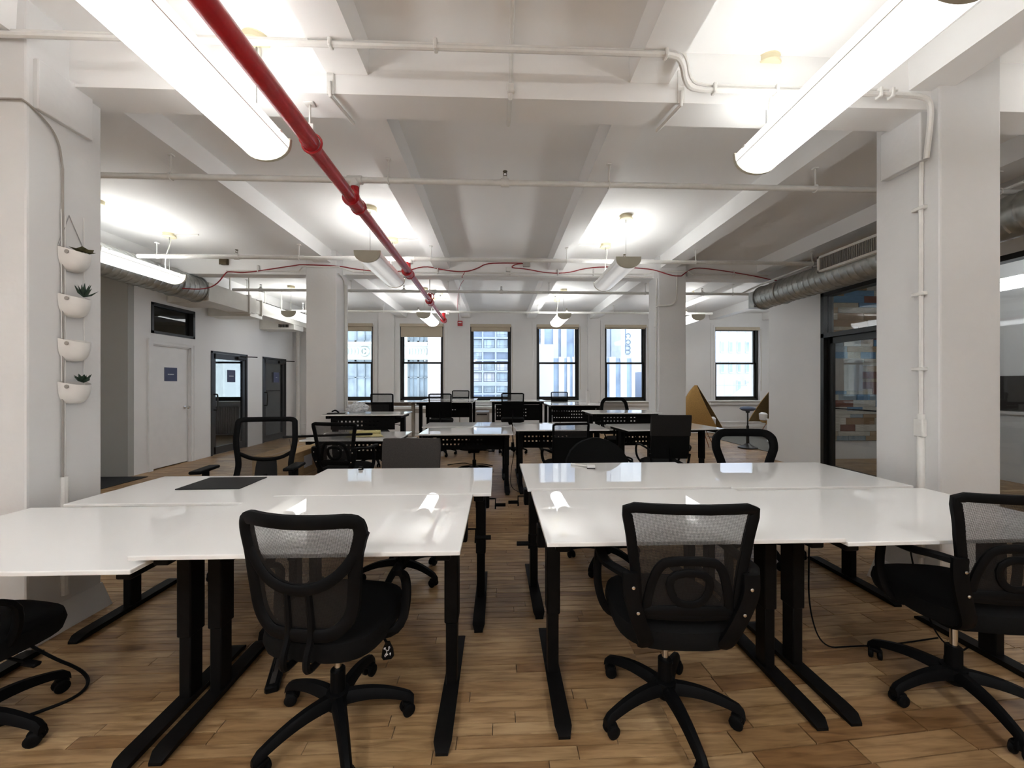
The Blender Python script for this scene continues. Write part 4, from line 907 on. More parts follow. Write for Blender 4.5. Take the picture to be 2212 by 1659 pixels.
            if arms != 'none':
                MB().sweep(curve3([(s*0.232, -0.25, sz+0.21), (s*0.27, -0.20, sz+0.215), (s*0.29, -0.12, sz+0.20), (s*0.285, 0.05, sz+0.205), (s*0.275, 0.12, sz+0.20)], 2), 0.021, 0.014, (0, 0, 1), False).build('armrest', M['plastic'], t)
                MB().sweep(curve3([(s*0.285, 0.02, sz+0.20), (s*0.295, 0.03, sz+0.05), (s*0.265, 0.02, sz-0.07), (s*0.20, 0.01, sz-0.10)], 2), 0.018, 0.011, (0, 1, 0), False).build('arm_strut', M['plastic'], t)
    elif kind == 'round':      # D-shaped back with a crescent bar and two bent bars below
        tab = [(0.02, 0.12), (0.05, 0.165), (0.12, 0.19), (0.30, 0.205), (0.40, 0.228), (0.445, 0.215)]
        frame(tab, 0.025, 0.015, sm=2, c=1.1); sheet(tab, M['mesh'], shrink=0.012, c=1.1)
        frame(None, 0.021, 0.013, 'crescent_bar', pts=[(-0.235, 0.40), (-0.20, 0.30), (-0.12, 0.215), (0.0, 0.185), (0.12, 0.215), (0.20, 0.30), (0.235, 0.40)], sm=2, c=1.1, closed=False)
        for s in (-1, 1):
            p0 = bk(s*0.042, 0.19, 1.1); p1 = bk(s*0.045, 0.02, 1.1)
            MB().tube(curve3([p0, p1, (s*0.045, -0.272, sz-0.04), (s*0.045, -0.270, sz-0.09), (s*0.045, -0.235, sz-0.10), (s*0.045, -0.12, sz-0.10)], 3), 0.013, 8).build('support_bar', M['plastic'], t)
            MB().sweep(curve3([(s*0.17, -0.05, sz-0.10), (s*0.28, 0.0, sz-0.09), (s*0.295, 0.03, sz+0.03), (s*0.285, 0.03, sz+0.13), (s*0.285, -0.08, sz+0.185), (s*0.28, 0.16, sz+0.19)], 2), 0.019, 0.013, (0, 1, 0.2), False).build('armrest', M['plastic'], t)
        lo = MB().tube([(0.10, -0.02, gz), (0.215, -0.02, gz+0.01), (0.235, -0.03, gz-0.005)], 0.006, 6).build('lever', M['plastic'], t)
        tg = MB().prism([(-0.008, 0.0), (0.008, 0.0), (0.022, -0.030), (0.026, -0.058), (0.016, -0.070), (-0.016, -0.074), (-0.024, -0.062), (-0.020, -0.030)], -0.004, 0.004, Matrix.Translation((0.235, -0.03, gz+0.005)) @ Matrix.Rotation(-rot, 4, 'Z')).build('lever_paddle', M['plastic'], lo)
        mk = MB(); m_ = Matrix.Translation((0.235, -0.03, gz+0.005)) @ Matrix.Rotation(-rot, 4, 'Z')
        def seg(a, b_, w_=0.0016):
            d_ = Vector((b_[0]-a[0], 0, b_[1]-a[1])); n_ = Vector((-d_.z, 0, d_.x)).normalized()*w_
            mk.add([(a[0]+n_.x, -0.0052, a[1]+n_.z), (a[0]-n_.x, -0.0052, a[1]-n_.z), (b_[0]-n_.x, -0.0052, b_[1]-n_.z), (b_[0]+n_.x, -0.0052, b_[1]+n_.z)], [(0, 1, 2, 3)], m_)
        for a, b_ in [((-0.008, -0.03), (0.004, -0.034)), ((0.004, -0.034), (0.008, -0.026)), ((-0.002, -0.034), (-0.002, -0.048)), ((-0.002, -0.042), (-0.010, -0.054)), ((-0.010, -0.054), (-0.008, -0.060)), ((-0.002, -0.044), (0.003, -0.052)), ((-0.002, -0.047), (-0.004, -0.056)), ((0.010, -0.044), (0.012, -0.054)), ((0.014, -0.042), (0.012, -0.054)), ((-0.014, -0.024), (-0.006, -0.022)), ((-0.014, -0.028), (-0.006, -0.026)), ((0.004, -0.020), (0.011, -0.017)), ((0.004, -0.024), (0.012, -0.022))]: seg(a, b_)
        mk.build('white_symbol', M['print'], lo, smooth=0)
    elif kind == 'highmesh':   # tall mesh back with Y-shaped rib, T arms
        tab = [(0.08, 0.225), (0.25, 0.205), (0.45, 0.235), (0.63, 0.225)]
        frame(tab, 0.022, 0.014, sm=2); sheet(tab, M['meshgrey'], shrink=0.012)
        frame(None, 0.016, 0.011, 'rib', pts=[(-0.21, 0.345), (-0.10, 0.285), (0.10, 0.285), (0.21, 0.345)], sm=2, closed=False)
        sheet([(0.06, 0.095), (0.2, 0.085), (0.29, 0.075)], M['plastic'], 'lumbar_panel', 0.014, off=-0.004)
        frame(None, 0.026, 0.014, 'lower_rail', pts=[(-0.225, 0.085), (-0.1, 0.08), (0.1, 0.08), (0.225, 0.085)], sm=1, closed=False); spine(0.035)
        for s in (-1, 1):
            ap = MB().sweep(curve3([(s*0.2, 0, sz-0.10), (s*0.30, 0.0, sz-0.09), (s*0.325, 0, sz+0.05), (s*0.325, 0, sz+0.25)], 2), 0.024, 0.014, (0, 1, 0), False).build('arm_post', M['plastic'], t)
            MB().rbox(s*0.325-0.045, s*0.325+0.045, -0.12, 0.14, sz+0.255, sz+0.282, 0.012, 2).build('arm_pad', M['plastic'], ap)
    elif kind in ('panel', 'cloth'):
        hi = 0.50 if kind == 'panel' else 0.575
        tab = [(0.04, 0.205), (0.12, 0.232), (hi-0.02, 0.238), (hi, 0.230)]
        if kind == 'panel': sheet(tab, M['greyfab'], 'back_panel', 0.035, c=0.25)
        else:
            sheet([(0.06, 0.21), (0.14, 0.228), (hi, 0.222)], M['fabric'], 'back_panel', 0.03, c=0.25)
            sheet([(0.335, 0.232), (hi-0.02, 0.234), (hi+0.008, 0.230)], M['darkfab'], 'cloth_cover', 0.046, c=0.25, off=0.009)
            for s in (-1, 1):
                MB().tube(curve3([(s*0.10, -0.1, gz+0.02), (s*0.2, -0.26, gz+0.04), (s*0.235, -0.27, sz+0.12)], 2), 0.014, 8).build('back_strut', M['plastic'], t)
                MB().tube(curve3([(s*0.23, -0.27, sz+0.16), (s*0.29, -0.18, sz+0.2), (s*0.29, 0.10, sz+0.2), (s*0.285, 0.12, sz+0.02), (s*0.2, 0.05, sz-0.09)], 2), 0.013, 8).build('armrest', M['plastic'], t)
        spine(0.04, 0.2)
    elif kind == 'dome':       # wide upholstered arch back
        tab = [(0.04, 0.25), (0.14, 0.285), (0.28, 0.275), (0.36, 0.235), (0.42, 0.17), (0.455, 0.10), (0.47, 0.03)]
        sheet(tab, M['fabric'], 'back_cushion', 0.05, c=0.35, nu=14, nv=16); spine(0.04, 0.2)
    elif kind == 'open':       # thick open loop with a sheer net
        tab = [(0.06, 0.20), (0.2, 0.205), (0.38, 0.262), (0.47, 0.25), (0.50, 0.20)]
        frame(tab, 0.036, 0.018, sm=2); spine(0.035)
        for s in (-1, 1): MB().sweep(curve3([(s*0.2, 0, sz-0.10), (s*0.28, 0.0, sz-0.08), (s*0.30, 0, sz+0.05), (s*0.30, 0, sz+0.16), (s*0.29, -0.1, sz+0.19)], 2), 0.02, 0.013, (0, 1, 0), False).build('armrest', M['plastic'], t)
    elif kind == 'square':     # small square-topped mesh back, solid lower half
        tab = [(0.03, 0.205), (0.25, 0.21), (0.49, 0.216)]
        frame(tab, 0.014, 0.012, sm=1, c=0.2); sheet(tab, M['meshgrey'], shrink=0.01, c=0.2)
        sheet([(0.03, 0.195), (0.33, 0.205)], M['fabric'], 'lumbar_panel', 0.02, c=0.2, off=0.012); spine(0.04)
        if arms == 'low':
            for s in (-1, 1): MB().sweep(curve3([(s*0.215, -0.25, sz+0.16), (s*0.26, -0.2, sz+0.17), (s*0.285, 0.0, sz+0.16), (s*0.27, 0.02, sz+0.02), (s*0.2, 0.0, sz-0.09)], 2), 0.018, 0.012, (0, 1, 0.3), False).build('armrest', M['plastic'], t)
    elif kind == 'arch':       # arched mesh back with tubular loop arms
        tab = [(0.05, 0.20), (0.2, 0.235), (0.45, 0.245), (0.60, 0.225), (0.67, 0.16)]
        frame(tab, 0.032, 0.016, sm=2); sheet(tab, M['meshgrey'], shrink=0.012); spine(0.035)
        for s in (-1, 1): MB().tube(curve3([(s*0.22, -0.26, sz+0.22), (s*0.30, -0.2, sz+0.24), (s*0.31, 0.12, sz+0.24), (s*0.30, 0.16, sz+0.05), (s*0.2, 0.1, sz-0.10)], 2), 0.012, 8).build('armrest', M['plastic'], t)
    return t
chair('round-backed mesh chair with hanging lever tag, front left', -0.68, 1.66, R_(-9), 'round', 0.52, 10)
chair('mesh chair with bolted arm brackets at the front right desk', 0.735, 1.67, R_(-4), 'task', 0.52, 56)
chair('mesh chair with bolted arm brackets cut off by the right edge', 2.10, 1.70, R_(-8), 'task', 0.53, 40)
chair('black chair cut off by the left edge', -2.15, 1.62, R_(-12), 'square', 0.47, 0, arms='low')
chair('tall mesh chair with T-shaped arms facing the black mat', -1.98, 3.16, R_(188), 'highmesh', 0.51, 30)
chair('chair with a plain grey fabric back, left of the aisle', -0.72, 2.90, R_(178), 'panel', 0.50, 262, chrome=False)
chair('chair with a wide domed black upholstered back', 0.88, 3.10, R_(182), 'dome', 0.50, 232, chrome=False)
chair('chair with a thick open black back loop, right of centre', 2.24, 3.20, R_(176), 'open', 0.50, 190)
chair('mesh chair with bolted brackets at the yellow paper desk', -1.66, 4.32, R_(-10), 'task', 0.565, 20)
chair('chair with a charcoal cloth over its back, near the pod chair', 2.06, 4.78, R_(-3), 'cloth', 0.50, 20)
chair('square mesh chair pulled up right of the aisle in mid-room', 0.82, 4.78, R_(8), 'square', 0.49, 30, arms='low')
chair('arched mesh chair behind the standing desk by the far right column', 2.17, 6.86, R_(180), 'arch', 0.50, 20)
chair('backless swivel seat under the mid-room desk left of the aisle', -0.38, 6.15, 0.0, 'none', 0.52, 20, chrome=False)
chair('far square mesh chair at the almond-legged desk', -2.26, 7.92, R_(-4), 'square', 0.76, 10)
chair('turned far chair just behind the plastic bag desk', -2.22, 7.05, R_(24), 'square', 0.62, 10)
chair('far square mesh chair left of the grey filing cabinet', -1.16, 7.92, R_(3), 'square', 0.76, 10)
chair('rearmost square mesh chair above the filing cabinet', -0.98, 9.85, R_(180), 'square', 0.78, 10)
chair('far square mesh chair before the gridded-building window', 0.30, 7.95, R_(-2), 'square', 0.77, 10)
chair('rearmost square mesh chair below the striped-tower window', 1.62, 9.98, R_(176), 'square', 0.74, 10)
# ================================================================== SMALL THINGS
pad = MB()
pad.rbox(-0.20, 0.20, -0.155, 0.155, 0, 0.006, 0.003, 1); o = pad.build('desk_mat', M['pad'], None, (-1.86, 2.68, 0.7755), (0, 0, R_(1)))
tag(o, 'thin black rectangular mat lying on the left desk', 'mat')
o = thing('binder_clip', 'small black clip on the back edge of the second-row left desk', 'clip', (-1.02, 2.90, 0.8125))
MB().prism([(-0.016, 0), (0.016, 0), (0.011, 0.022), (-0.011, 0.022)], -0.012, 0.012).build('body', M['plastic'], o); MB().tube([(-0.008, 0, 0.02), (-0.01, -0.02, 0.012), (0.01, -0.02, 0.012), (0.008, 0, 0.02)], 0.0015, 5).build('wire_handle', M['chrome'], o)
o = thing('marker', 'white marker pen lying on the right second-row desk', 'marker', (0.60, 2.98, 0.8125), R_(-38))
MB().tube([(0, 0, 0.009), (0.10, 0, 0.009)], 0.008, 10).build('barrel', M['bowl'], o); MB().tube([(-0.035, 0, 0.009), (0, 0, 0.009)], 0.009, 10).build('cap', M['trim'], o)
o = thing('whiteboard_eraser', 'small white eraser block on the right second-row desk', 'eraser', (0.70, 2.88, 0.8125), R_(-10))
MB().rbox(-0.03, 0.03, -0.02, 0.02, 0.006, 0.026, 0.003, 1).build('body', M['trim'], o); MB().rbox(-0.03, 0.03, -0.02, 0.02, 0, 0.007, 0.001, 1).build('felt', M['greyfab'], o)
o = thing('tracing_paper_roll', 'roll of yellow tracing paper half unrolled on the mid-room desk', 'paper roll', (-1.72, 5.02, 0.7905), R_(8))
MB().tube([(-0.19, 0.05, 0.03), (0.19, 0.05, 0.03)], 0.028, 14).build('roll', M['paper'], o)
v = []; f = []
for i in range(9):
    for j in range(2): v.append((-0.19+0.38*j+0.08*(i/8)*j, 0.04-0.26*i/8, 0.004+0.012*abs(math.sin(i*1.1))*(1-i/9)))
for i in range(8): f.append([i*2, i*2+1, i*2+3, i*2+2])
n0 = len(v); v += [(a, b_, c_+0.001) for a, b_, c_ in v]; f += [[q+n0 for q in p[::-1]] for p in f]
MB().add(v, f).build('loose_sheet', M['paper'], o)
o = thing('black_tube', 'long black bar lying across the yellow paper desk edge', 'tube', (-2.52, 4.64, 0.812), R_(14))
MB().rbox(0, 0.98, -0.02, 0.02, 0, 0.025, 0.006, 1).build('bar', M['plastic'], o); MB().rbox(-0.02, 0.03, -0.023, 0.023, -0.003, 0.028, 0.008, 1).build('end_cap', M['plastic'], o)
# crumpled plastic bag
b = bmesh.new(); bmesh.ops.create_icosphere(b, subdivisions=4, radius=1.0); rr = random.Random(5)
from mathutils import noise
for p in b.verts:
    q = p.co.copy(); n_ = 1+0.32*noise.noise(q*2.2)+0.14*noise.noise(q*6.0); p.co = Vector((q.x*0.155*n_, q.y*0.10*n_, max(-0.005, (q.z*0.085*n_+0.07))))
bag = MB(); b.verts.index_update(); bag.add([p.co[:] for p in b.verts], [[q.index for q in f_.verts] for f_ in b.faces]); b.free()
tag(bag.build('plastic_bag', M['bag'], None, (-2.12, 5.88, 1.0165), smooth=15), 'crumpled clear plastic bag on the standing-height desk', 'bag')
o = thing('dark_folder', 'dark folder and strap lying beside the plastic bag', 'folder', (-2.38, 5.70, 1.0165), R_(15))
MB().rbox(-0.10, 0.14, -0.06, 0.06, 0, 0.012, 0.003, 1).build('cover', M['darkfab'], o); MB().tube(curve3([(0.05, 0.03, 0.015), (0.0, 0.06, 0.05), (-0.04, 0.02, 0.03)], 2), 0.012, 6).build('strap', M['plastic'], o)
o = thing('paper_roll', 'upright white paper roll on the far right desk', 'paper roll', (2.06, 8.78, 1.0005))
MB().lathe([(0.042, 0), (0.042, 0.30), (0.036, 0.302)], 18).build('roll', M['bowl'], o); MB().lathe([(0.018, 0.298), (0.018, 0.306)], 12).build('core', M['greyfab'], o)
# cardboard boxes
for k, (z_, lab) in enumerate(((0.0, 'bottom cardboard box of the stack beside the yellow paper desk'), (0.312, 'upper cardboard box of the stack beside the yellow paper desk'))):
    o = thing('cardboard_box', lab, 'box', (-2.63, 4.98, z_), R_(0.6*k), 'cardboard boxes in mid-room')
    MB().rbox(-0.21, 0.21, -0.44, 0.44, 0, 0.308, 0.006, 1).build('body', M['card'], o); MB().box(-0.025, 0.025, -0.442, 0.442, 0.2, 0.3095).build('tape', M['tape'], o, smooth=0)
    MB().box(0.211, 0.213, -0.10, 0.12, 0.09, 0.24).build('label', M['print'], o, smooth=0)
    MB().box(-0.2, 0.2, -0.4415, -0.44, 0.10, 0.11).build('flap_seam', M['tape'], o, smooth=0)
o = thing('low_cabinet', 'low white cabinet end beside the mid-room desk left of the aisle', 'cabinet', (-1.29, 5.50, 0))
MB().rbox(-0.13, 0.14, -0.18, 0.0, 0.0, 0.68, 0.004, 1).build('body', M['trim'], o); MB().rbox(-0.15, 0.15, -0.2, 0.02, 0.68, 0.70, 0.004, 1).build('top', M['top'], o); MB().rbox(-0.12, 0.13, -0.19, -0.18, 0.03, 0.66, 0.003, 1).build('door', M['trim'], o)
# filing cabinet below the far desk
o = thing('filing_cabinet', 'grey steel filing cabinet below the far desk', 'cabinet', (-0.35, 8.62, 0))
MB().rbox(-0.15, 0.15, -0.25, 0.28, 0, 0.84, 0.006, 1).build('body', M['filing'], o)
for z_ in (0.04, 0.31, 0.58):
    dr_ = MB().rbox(-0.14, 0.14, -0.265, -0.25, z_, z_+0.25, 0.005, 1).build('drawer', M['filing'], o); MB().rbox(-0.11, 0.11, -0.275, -0.262, z_+0.20, z_+0.225, 0.003, 1).build('pull', M['blackmetal'], dr_)
# cast radiator / heater box below the far windows
for (xa, xb, lab) in ((-3.2, -1.5, 'low white heater box below the second window'), (-0.9, 0.5, 'low white heater box below the third window')):
    o = thing('heater_box', lab, 'heater', ((xa+xb)/2, 10.98, 0)); h_ = (xb-xa)/2
    MB().rbox(-h_, h_, -0.16, 0.16, 0.08, 0.82, 0.008, 1).build('cover', M['trim'], o); MB().box(-h_+0.05, h_-0.05, -0.168, -0.16, 0.64, 0.76).build('grille', M['filing'], o, smooth=0); MB().box(-h_+0.02, h_-0.02, -0.14, 0.14, 0, 0.08).build('plinth', M['trim'], o, smooth=0)
# ---- pod chair (tan cone-like shell on wire legs)
def pod(lab, x, y, rz, sc):
    t = thing('pod_chair', lab, 'chair', (x, y, 0), rz, 'tan felt pod chairs'); n = 20; m_ = 14
    def shell(off, m1, nm):
        b = MB()
        for i in range(m_+1):
            u = i/m_; z_ = 0.40+1.02*u
            w_ = max(0.012, (0.36*(1-u**2.0)+0.05)*sc-off); yb = -(0.30*(1-u**3.0)+0.05)*sc+off; yf = (0.50*(1-u)**1.05)*sc+0.01
            for j in range(n+1):
                a = PI*j/n; b.v.append((w_*math.cos(a), yf+(yb-yf)*math.sin(a)**0.65, z_))
        for i in range(m_):
            for j in range(n): a = i*(n+1)+j; b.f.append([a, a+1, a+n+2, a+n+1])
        return b
    b = shell(0, None, ''); c = shell(0.025, None, ''); n0 = len(b.v); nf = len(b.f)
    b.v += c.v; b.f += [[q+n0 for q in f_][::-1] for f_ in c.f]
    for i in range(m_):
        for j in (0, n): a = i*(n+1)+j; d_ = a+n+1; b.f.append([a, d_, d_+n0, a+n0])
    for j in range(n): b.f.append([j, j+1, j+1+n0, j+n0]); q = m_*(n+1)+j; b.f.append([q, q+1, q+1+n0, q+n0])
    b.build('shell', M['rattan'], t)
    shell(0.03, None, '').build('lining', M['rattan2'], t)
    MB().lathe([(0.33*sc, 0.40), (0.37*sc, 0.43), (0.37*sc, 0.47), (0.30*sc, 0.50), (0.05, 0.505)], 24, Matrix.Translation((0, 0.02, 0)), 1.0, 0.95).build('seat_pan', M['rattan'], t)
    MB().lathe([(0.02, 0.0), (0.06, 0.02), (0.065, 0.18), (0.03, 0.22)], 12, Matrix.Translation((0.0, 0.34*sc, 0.46)), 2.6, 1.0).build('white_cushion', M['bowl'], t)
    for (a, c_) in ((-0.22, -0.2), (0.22, -0.2), (-0.24, 0.24), (0.24, 0.24)): MB().tube([(a*0.6, c_*0.6, 0.42), (a*1.25, c_*1.25, 0.005)], 0.009, 6).build('leg', M['copper'], t)
    MB().tube([(-0.02, -0.40, 0.95), (-0.05, -0.46, 1.15), (0.08, -0.30, 1.2)], 0.006, 5).build('wire_hook', M['blackmetal'], t)
    return t
pod('tan felt pod chair beside the far right column', 4.74, 9.02, R_(-126), 1.0)
pod('tan pod chair mostly hidden by the right partition wall', 7.42, 10.0, R_(85), 1.0).location.z = 0.012
wc = thing('white_cube', 'white low block in front of the hidden pod chair', 'box', (6.95, 9.05, 0.012)); MB().rbox(-0.3, 0.3, -0.25, 0.25, 0, 0.56, 0.01, 1).build('body', M['trim'], wc); MB().rbox(-0.31, 0.31, -0.26, 0.26, 0.56, 0.58, 0.006, 1).build('lid', M['trim'], wc)
# ---- blue perching stool
s_ = thing('stool', 'perching stool with a blue-grey saucer seat', 'stool', (5.64, 8.5, 0.012))
MB().lathe([(0.03, 0.82), (0.12, 0.84), (0.165, 0.875), (0.15, 0.905), (0.09, 0.925), (0.01, 0.93)], 28).build('seat', M['blueseat'], s_)
MB().lathe([(0.034, 0.09), (0.028, 0.42), (0.026, 0.50)], 14).build('lower_column', M['blackmetal'], s_); MB().lathe([(0.016, 0.4), (0.016, 0.82)], 12).lathe([(0.04, 0.79), (0.045, 0.83)], 14).build('upper_column', M['blackmetal'], s_)
MB().lathe([(0.20, 0.0), (0.20, 0.015), (0.10, 0.05), (0.034, 0.10)], 24).build('base', M['blackmetal'], s_)
vl = thing('valve', 'small white pipe valve on the wall behind the stool', 'valve', (5.28, 11.12, 0.42)); MB().tube([(-0.10, 0, 0), (0.10, 0, 0)], 0.025, 10).tube([(0, 0, 0), (0, 0, -0.2)], 0.02, 8).build('body', M['pipe'], vl); MB().tube([(0.06*math.cos(q), -0.05, 0.06*math.sin(q)) for q in [2*PI*k/16 for k in range(16)]], 0.008, 6, closed=True).tube([(0, -0.05, -0.06), (0, -0.05, 0.06)], 0.006, 5).tube([(-0.06, -0.05, 0), (0.06, -0.05, 0)], 0.006, 5).tube([(0, 0, 0), (0, -0.05, 0)], 0.012, 6).build('hand_wheel', M['pipe'], vl)
# ---- cables
def cord(lab, pts, r=0.004): return tag(MB().tube(curve3(pts, 3), r, 6).build('loose_cable', M['plastic']), lab, 'cable')
cord('black cord from the front right desk to the floor', [(1.60, 1.92, 0.74), (1.62, 1.95, 0.55), (1.66, 2.0, 0.25), (1.75, 2.02, 0.02), (1.95, 2.05, 0.006), (2.15, 2.05, 0.006), (2.5, 2.1, 0.006)])
cord('black cord behind the chair at the right edge', [(2.42, 2.2, 0.72), (2.40, 2.15, 0.4), (2.42, 2.05, 0.05), (2.48, 1.98, 0.006), (2.58, 2.02, 0.006)])
cord('black cord looping on the floor at the left edge', [(-2.5, 1.95, 0.35), (-2.25, 1.98, 0.12), (-2.02, 1.98, 0.02), (-1.92, 1.86, 0.006), (-2.05, 1.74, 0.006), (-2.25, 1.62, 0.006)], 0.007)
cord('black cord hanging under the front left desk', [(-1.0, 2.0, 0.74), (-1.05, 1.98, 0.4), (-1.12, 2.0, 0.1), (-1.1, 1.9, 0.012)])
cord('black cord hanging in the aisle from the mid-room desks', [(0.20, 5.3, 0.75), (0.23, 5.3, 0.55), (0.18, 5.28, 0.3), (0.16, 5.2, 0.05), (0.3, 5.1, 0.006)])
cord('black cord under the turned desk by the cloth-covered chair', [(2.35, 5.3, 0.74), (2.42, 5.25, 0.6), (2.44, 5.2, 0.3), (2.46, 5.1, 0.006)])
cord('tangled black cords on the floor behind the mid-room desks', [(-0.9, 6.9, 0.006), (-0.6, 7.1, 0.006), (-0.5, 6.9, 0.006), (-0.3, 7.0, 0.006), (-0.1, 6.8, 0.006)], 0.008)
cord('thin cord hanging from the black bar on the yellow paper desk', [(-2.46, 4.63, 0.80), (-2.42, 4.62, 0.6), (-2.46, 4.6, 0.5), (-2.42, 4.6, 0.3)], 0.0025)
ps = thing('power_strip', 'black power brick on the floor under the front left desk', 'power strip', (-1.10, 1.95, 0.0), R_(20)); MB().rbox(-0.03, 0.03, -0.12, 0.12, 0.0, 0.035, 0.008, 1).build('body', M['plastic'], ps); MB().rbox(-0.012, 0.012, -0.10, 0.08, 0.034, 0.038, 0.003, 1).build('socket_strip', M['greyfab'], ps)
# ================================================================== OUTSIDE
tag(MB().box(-70, 70, 11.8, 110, -14, -13.8).build('street', M['yard'], smooth=0), 'pale street far below the windows', 'street')['kind'] = 'structure'
# classic stone facade
FY = 24.0
bl = thing('stone_building', 'pale stone building with a carved frieze across the street', 'building', (0, FY, 0))
def fx(px): return (px-1076)/831*FY+0.036*FY*0.0
bw_ = MB(); wins = [(-9.95, -7.75), (-5.62, -4.35), (-14.4, -12.2)]
cols = sorted(wins)
def facade(x0, x1, rows, wins_):
    b = MB(); x = x0
    for (a, c) in sorted(wins_):
        b.box(x, a, 0, 0.6, -14, 22); x = c
        zc = -14
        for (z0, z1) in rows: b.box(a, c, 0, 0.6, zc, z0); zc = z1
        b.box(a, c, 0, 0.6, zc, 22)
    b.box(x, x1, 0, 0.6, -14, 22); return b
rows = [(-3.6, -1.2), (0.55, 2.95), (4.05, 6.4)]
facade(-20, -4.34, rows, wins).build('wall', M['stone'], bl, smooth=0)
for (a, c) in wins:
    for (z0, z1) in rows:
        fr_ = MB(); mid = (a+c)/2; zm = z0+(z1-z0)*0.55
        for (x0, x1, c0, c1) in ((a, a+0.10, z0, z1), (c-0.10, c, z0, z1), (mid-0.06, mid+0.06, z0, z1), (a, c, z0, z0+0.1), (a, c, z1-0.1, z1), (a, c, zm-0.03, zm+0.03), ((a+mid)/2-0.02, (a+mid)/2+0.02, z0, z1), ((c+mid)/2-0.02, (c+mid)/2+0.02, z0, z1)): fr_.box(x0, x1, 0.22, 0.32, c0, c1)
        wo = fr_.build('window', M['fframe'], bl, smooth=0)
        MB().box(a, c, 0.34, 0.36, z0, z1).build('pane', M['fwin'], wo, smooth=0)
for (z0, z1, d_) in ((3.0, 3.14, 0.10), (3.86, 4.0, 0.28), (3.78, 3.86, 0.16), (0.30, 0.52, 0.16), (0.0, 0.12, 0.1)): MB().box(-20, -4.34, -d_, 0.0, z0, z1).build('cornice', M['stone'], bl, smooth=0)
for (a, c) in wins:
    k = int((c-a)/0.2)
    for j in range(k+1):
        xx = a+(c-a)*(j+0.5)/(k+1); MB().lathe([(0.02, 0), (0.07, 0.08), (0.075, 0.3), (0.03, 0.42)], 8, Matrix.Translation((xx, -0.02, 3.25))).build('carved_leaf', M['stone2'], bl)
    for xx in (a-0.35, c+0.35):
        if xx > -4.6: continue
        MB().box(xx-0.16, xx+0.16, -0.14, 0.0, 0.5, 3.0).box(xx-0.2, xx+0.2, -0.2, 0, 2.75, 3.0).build('pilaster', M['stone'], bl, smooth=0)
MB().tube([(-8.2+0.24*math.cos(q), -0.06, 3.46+0.24*math.sin(q)) for q in [2*PI*k/24 for k in range(24)]], 0.07, 8, closed=True).lathe([(0.12, 0.0), (0.1, 0.1), (0.03, 0.14)], 14, Matrix.Translation((-8.2, 0, 3.46)) @ Matrix.Rotation(PI/2, 4, 'X')).build('rosette', M['stone2'], bl)
bk_ = thing('brick_building', 'pale pink brick side wall next to the stone building', 'building', (0, FY-0.2, 0))
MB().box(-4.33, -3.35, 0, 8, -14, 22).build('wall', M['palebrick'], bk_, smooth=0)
for z_ in [-3+0.5*k for k in range(20)]: MB().box(-4.32, -3.36, -0.02, 0.0, z_, z_+0.42).build('brick_course', M['palebrick'], bk_, smooth=0)
# gridded glass building
GYY = 42.0
gb = thing('glass_building', 'blue-grey gridded office building seen through the third window', 'building', (0, GYY, 0))
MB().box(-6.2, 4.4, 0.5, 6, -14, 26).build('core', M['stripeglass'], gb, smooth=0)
x0g = -3.1; cw, chh = 1.42, 1.22
vm = [x0g+cw*k for k in range(-2, 6)]
for k, xx in enumerate(vm): MB().box(xx-0.09, xx+0.09, -0.1, 0.5, -14, 26).build('mullion', M['steelblue'], gb, smooth=0)
hz = [-0.85+chh*k for k in range(-1, 8)]
for k, zz in enumerate(hz): MB().box(-6.2, 4.4, -0.12, 0.5, zz-(0.10 if k % 3 else 0.34), zz+0.10).build('spandrel', M['steelblue'], gb, smooth=0)
rg = random.Random(9)
for xx in vm[:-1]:
    for zz in hz[:-1]:
        if rg.random() < 0.12: continue
        p_ = MB(); a, c, z0, z1 = xx+0.14, xx+cw-0.14, zz+0.16, zz+chh-0.16
        p_.box(a, c, 0.3, 0.34, z0, z1); po = p_.build('pane', M['paneblue'] if rg.random() < 0.75 else M['pier'], gb, smooth=0)
        q = MB(); q.box(a+(c-a)*0.27-0.03, a+(c-a)*0.27+0.03, 0.24, 0.3, z0, z1).box(a+(c-a)*0.75-0.03, a+(c-a)*0.75+0.03, 0.24, 0.3, z0, z1).box(a, c, 0.24, 0.3, z0+0.22, z0+0.28); q.build('glazing_bar', M['steelblue'], po, smooth=0)
# striped towers
def fpx(px, Y_): return ((px-1106)/831*math.cos(math.atan(30/831))+math.sin(math.atan(30/831)))/(math.cos(math.atan(30/831))-(px-1106)/831*math.sin(math.atan(30/831)))*Y_
SY = 50.0
sb = thing('striped_building', 'low pale building with white piers and blue glass stripes', 'building', (0, SY, 0))
MB().box(fpx(1155, SY), fpx(1372, SY), 0.4, 8, -14, 4.85).build('core', M['stripeglass'], sb, smooth=0)
for (a, c) in ((1155, 1195), (1207, 1219), (1225, 1231), (1237, 1246), (1254, 1262), (1270, 1279), (1288, 1297), (1303, 1311), (1317, 1330), (1341, 1354), (1365, 1372)):
    MB().box(fpx(a, SY), fpx(c, SY), 0, 0.5, -14, 5.0).build('pier', M['pier'], sb, smooth=0)
MB().box(fpx(1155, SY), fpx(1195, SY), -0.3, 8, -14, 6.6).build('side_block', M['pier'], sb, smooth=0)
TY = 66.0
tw = thing('striped_tower', 'tall striped tower rising behind the low striped building', 'building', (0, TY, 0))
MB().box(fpx(1150, TY), fpx(1352, TY), 0.5, 10, -14, 40).build('core', M['stripeglass'], tw, smooth=0)
for (a, c) in ((1150, 1163), (1168, 1176), (1195, 1206), (1212, 1224), (1240, 1252), (1262, 1274), (1284, 1294), (1305, 1318)):
    MB().box(fpx(a, TY), fpx(c, TY), 0, 0.6, -14, 40).build('pier', M['pier'], tw, smooth=0)
